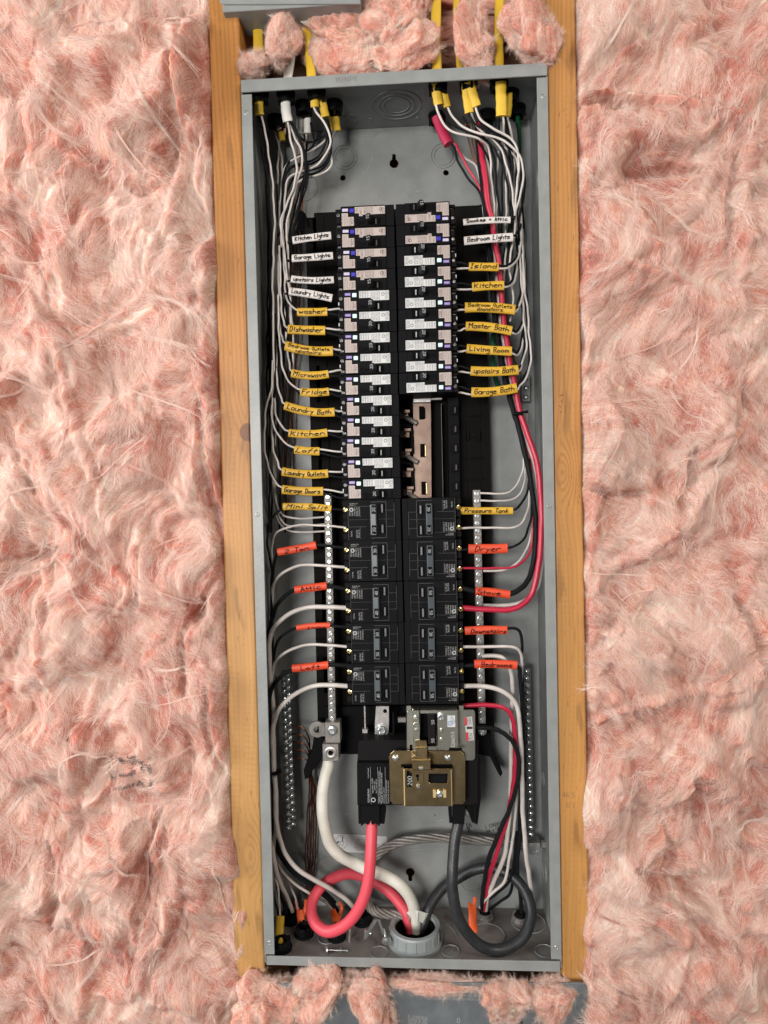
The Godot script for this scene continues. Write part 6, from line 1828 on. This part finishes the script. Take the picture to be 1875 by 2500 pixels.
	batt("pink fibreglass batt left of the box, with faded black print low down", -1.0, el, 3, [[318, 330, 80, 24], [300, 355, 36, 9], [165, 560, 90, 14, 1.4], [455, 180, 34, 14, 5.0], [430, 600, 30, 10, 2.6], [250, 175, 90, 8], [380, 1640, 60, 12], [330, 2050, 40, -22], [210, 1370, 50, -10, 2.0], [290, 1080, 110, 8], [480, 1500, 40, -14], [110, 2200, 90, 12], [440, 2230, 70, 10, 2.0], [40, 1480, 60, 12], [470, 1130, 40, 10, 2.4]], [
		[16, 34, 470, -20, 452, 130, 440, 270, 430, 390], [11, 22, 425, 410, 418, 520, 372, 610, 350, 650], [9, 20, 150, 850, 160, 980, 200, 1100, 235, 1200], [10, 18, 0, 1190, 60, 1290, 85, 1420, 85, 1560, 110, 1690], [11, 30, 215, 1680, 190, 1820, 150, 1990, 165, 2180, 195, 2480], [8, 16, 300, 1400, 320, 1340, 312, 1440, 262, 1510], [10, 26, 500, 760, 490, 900, 512, 1040, 500, 1180], [9, 20, 400, 2040, 430, 2150, 390, 2300, 330, 2340], [8, 14, 235, 2270, 285, 2320, 300, 2420],
		[-20, 22, 428, -20, 425, 160, 415, 330, 395, 420], [-16, 16, 300, 440, 345, 452, 400, 430], [-18, 20, 478, 980, 488, 1140, 528, 1330, 530, 1400], [-18, 18, 520, 1420, 470, 1500, 432, 1560, 440, 1700], [-22, 20, 382, 1990, 345, 2090, 342, 2200, 330, 2300], [-14, 16, -10, 1372, 60, 1362, 120, 1340], [-14, 16, 0, 1040, 30, 1130, 60, 1200], [-14, 18, 90, 2080, 120, 2180, 100, 2300], [-15, 16, 505, 1680, 500, 1800, 535, 1900], [-12, 16, 60, 700, 110, 760, 200, 780]])
	batt("pink fibreglass batt right of the box, with long diagonal folds", 1.0, er, 8, [[1500, 380, 50, 14, 1.3], [1650, 300, 60, 10], [1820, 300, 60, 12, 3.0], [1480, 1010, 36, 12, 3.0], [1600, 1150, 60, 8], [1740, 1050, 40, 12, 3.0], [1500, 1950, 60, 14, 2.2], [1620, 2280, 80, 12], [1640, 1180, 36, -10], [1560, 1960, 26, -12, 2.0], [1720, 2180, 50, -14], [1830, 2200, 50, 10]], [
		[11, 18, 1430, 220, 1510, 200, 1590, 222, 1690, 248, 1760, 285, 1850, 330], [9, 16, 1530, 350, 1590, 372, 1670, 370, 1745, 305], [9, 18, 1505, 470, 1560, 530, 1600, 570, 1608, 640], [8, 14, 1420, 610, 1500, 622, 1600, 660, 1690, 690], [10, 18, 1455, 930, 1490, 1010, 1502, 1060, 1470, 1120, 1440, 1200], [12, 30, 1835, 930, 1800, 1020, 1750, 1130, 1710, 1230], [10, 22, 1440, 1470, 1510, 1390, 1580, 1350, 1650, 1300], [8, 14, 1490, 1590, 1530, 1510, 1600, 1440], [12, 28, 1560, 1770, 1650, 1850, 1760, 1900, 1870, 2010], [10, 20, 1450, 1780, 1540, 1740, 1700, 1700, 1800, 1680], [10, 26, 1830, 320, 1825, 430, 1840, 560, 1810, 700], [9, 20, 1600, 2180, 1680, 2260, 1660, 2400, 1640, 2480],
		[-16, 16, 1420, 240, 1480, 220, 1560, 236, 1600, 240], [-16, 16, 1540, 395, 1640, 400, 1720, 400], [-14, 14, 1800, 380, 1806, 500, 1790, 600], [-16, 18, 1700, 1100, 1690, 1190, 1660, 1250], [-14, 14, 1430, 1180, 1500, 1210, 1600, 1200], [-16, 18, 1700, 1900, 1720, 1980, 1710, 2060], [-16, 18, 1560, 2130, 1640, 2170, 1700, 2180], [-16, 18, 1640, 2030, 1650, 2120, 1620, 2180], [-14, 16, 1440, 1700, 1450, 1800, 1440, 1900], [-14, 16, 1800, 1460, 1850, 1540, 1870, 1650]])
	build_panel()
	build_cover()
	tuft("pink wool tuft above the box between the white and yellow cables", 686, 108, -0.008, 0.018, 0.027, 0.014, 21, -0.25)
	tuft("small pink wool tuft in the top left corner over the box edge", 618, 160, -0.01, 0.019, 0.012, 0.011, 22, 0.4)
	tuft("big pink wool lump above the box in the middle of the bay", 842, 62, -0.024, 0.052, 0.046, 0.02, 23, 0.1)
	tuft("pink wool lump hanging right of the middle, just above the box edge", 950, 112, -0.012, 0.05, 0.031, 0.016, 24, 0.2)
	tuft("pale wool lump at the very top of the bay, right of the middle", 985, 20, -0.016, 0.034, 0.04, 0.016, 28, 0.1)
	tuft("pink wool tuft above the box between two yellow cables", 1166, 80, -0.012, 0.021, 0.042, 0.014, 25, 0.15)
	tuft("pink wool tuft at the top right reaching over the right stud", 1302, 92, 0.002, 0.038, 0.032, 0.014, 26, -0.4)
	tuft("wool packed deep in the stud bay above the box", 1000, -60, -0.085, 0.16, 0.075, 0.03, 27)
	tuft("ragged pink wool lump below the box at the left corner", 655, 2470, 0.002, 0.038, 0.042, 0.017, 31, -0.1, 0.2)
	tuft("pink wool lump below the box, second from the left", 765, 2430, 0.006, 0.042, 0.024, 0.015, 32, 0.4, 0.6)
	tuft("long pale wool tail hanging below the box over the cover", 925, 2455, 0.009, 0.024, 0.034, 0.013, 33, 0.45, 0.35)
	tuft("thin wool bridge under the box left of the middle", 858, 2400, -0.004, 0.04, 0.010, 0.012, 38, -0.05)
	tuft("thin flat strip of pink wool along the middle of the box bottom", 1070, 2400, 0.0, 0.066, 0.010, 0.011, 34, -0.03)
	tuft("pink wool tuft with a pointed tail below the box right of centre", 1228, 2430, 0.007, 0.034, 0.019, 0.014, 35, 0.0, 0.9)
	tuft("pink wool tuft below the right corner of the box", 1338, 2430, 0.005, 0.03, 0.02, 0.014, 36, 0.1, 0.7)
	tuft("small wool scrap lying on the cover under the right tufts", 1245, 2462, 0.01, 0.015, 0.009, 0.005, 37, 0.2)
	# interior
	build_interior()
	var lx := -0.0345
	var rx := 0.0335
	var left_words := ["Kitchen Lights", "Garage Lights", "upstairs Lights", "Laundry Lights", "washer", "Dishwasher", "Bedroom Outlets upstairs", "Microwave", "Fridge", "Laundry Bath", "Kitchen", "Loft", "Laundry Outlets", "Garage Doors"]
	var right_words := ["Smokes + Attic", "Bedroom Lights", "Island", "Kitchen", "Bedroom Outlets downstairs", "Master Bath", "Living Room", "upstairs Bath", "Garage Bath"]
	var blue := make_arc_breaker(false, "15")
	var pale := make_arc_breaker(true, "20")
	for side in 2:
		var words: Array = left_words if side == 0 else right_words
		for k in words.size():
			var kind := blue if k < (4 if side == 0 else 2) else pale
			set_breaker(kind.duplicate(), side == 1, (lx if side == 0 else rx) + rng.randf_range(-0.0004, 0.0004), row_y(k), "arc_fault_breaker", "single-pole breaker with %s test button, %s column, beside the %s sleeve" % ["blue" if kind == blue else "pale", "left" if side == 0 else "right", words[k]], "single-pole breakers with test buttons")
	blue.free(); pale.free()
	var amps := [["20", "30", "40", "30", "40"], ["20", "30", "50", "30", "50"]]
	var by := [["Mini Split", "2 Ton", "Attic", "turned orange", "orange Loft"], ["Pressure Tank", "Dryer", "Stove", "Downstairs", "Bedrooms"]]
	for side in 2:
		for k in 5:
			set_breaker(make_double_breaker(amps[side][k]), side == 1, lx if side == 0 else rx, 0.3868 - 0.02527 * (15.0 + k * 2), "two_pole_breaker", "two-pole breaker with grey tied handle, %s column, beside the %s sleeve" % ["left" if side == 0 else "right", by[side][k]], "two-pole breakers")
	build_bottom()
	build_wires()
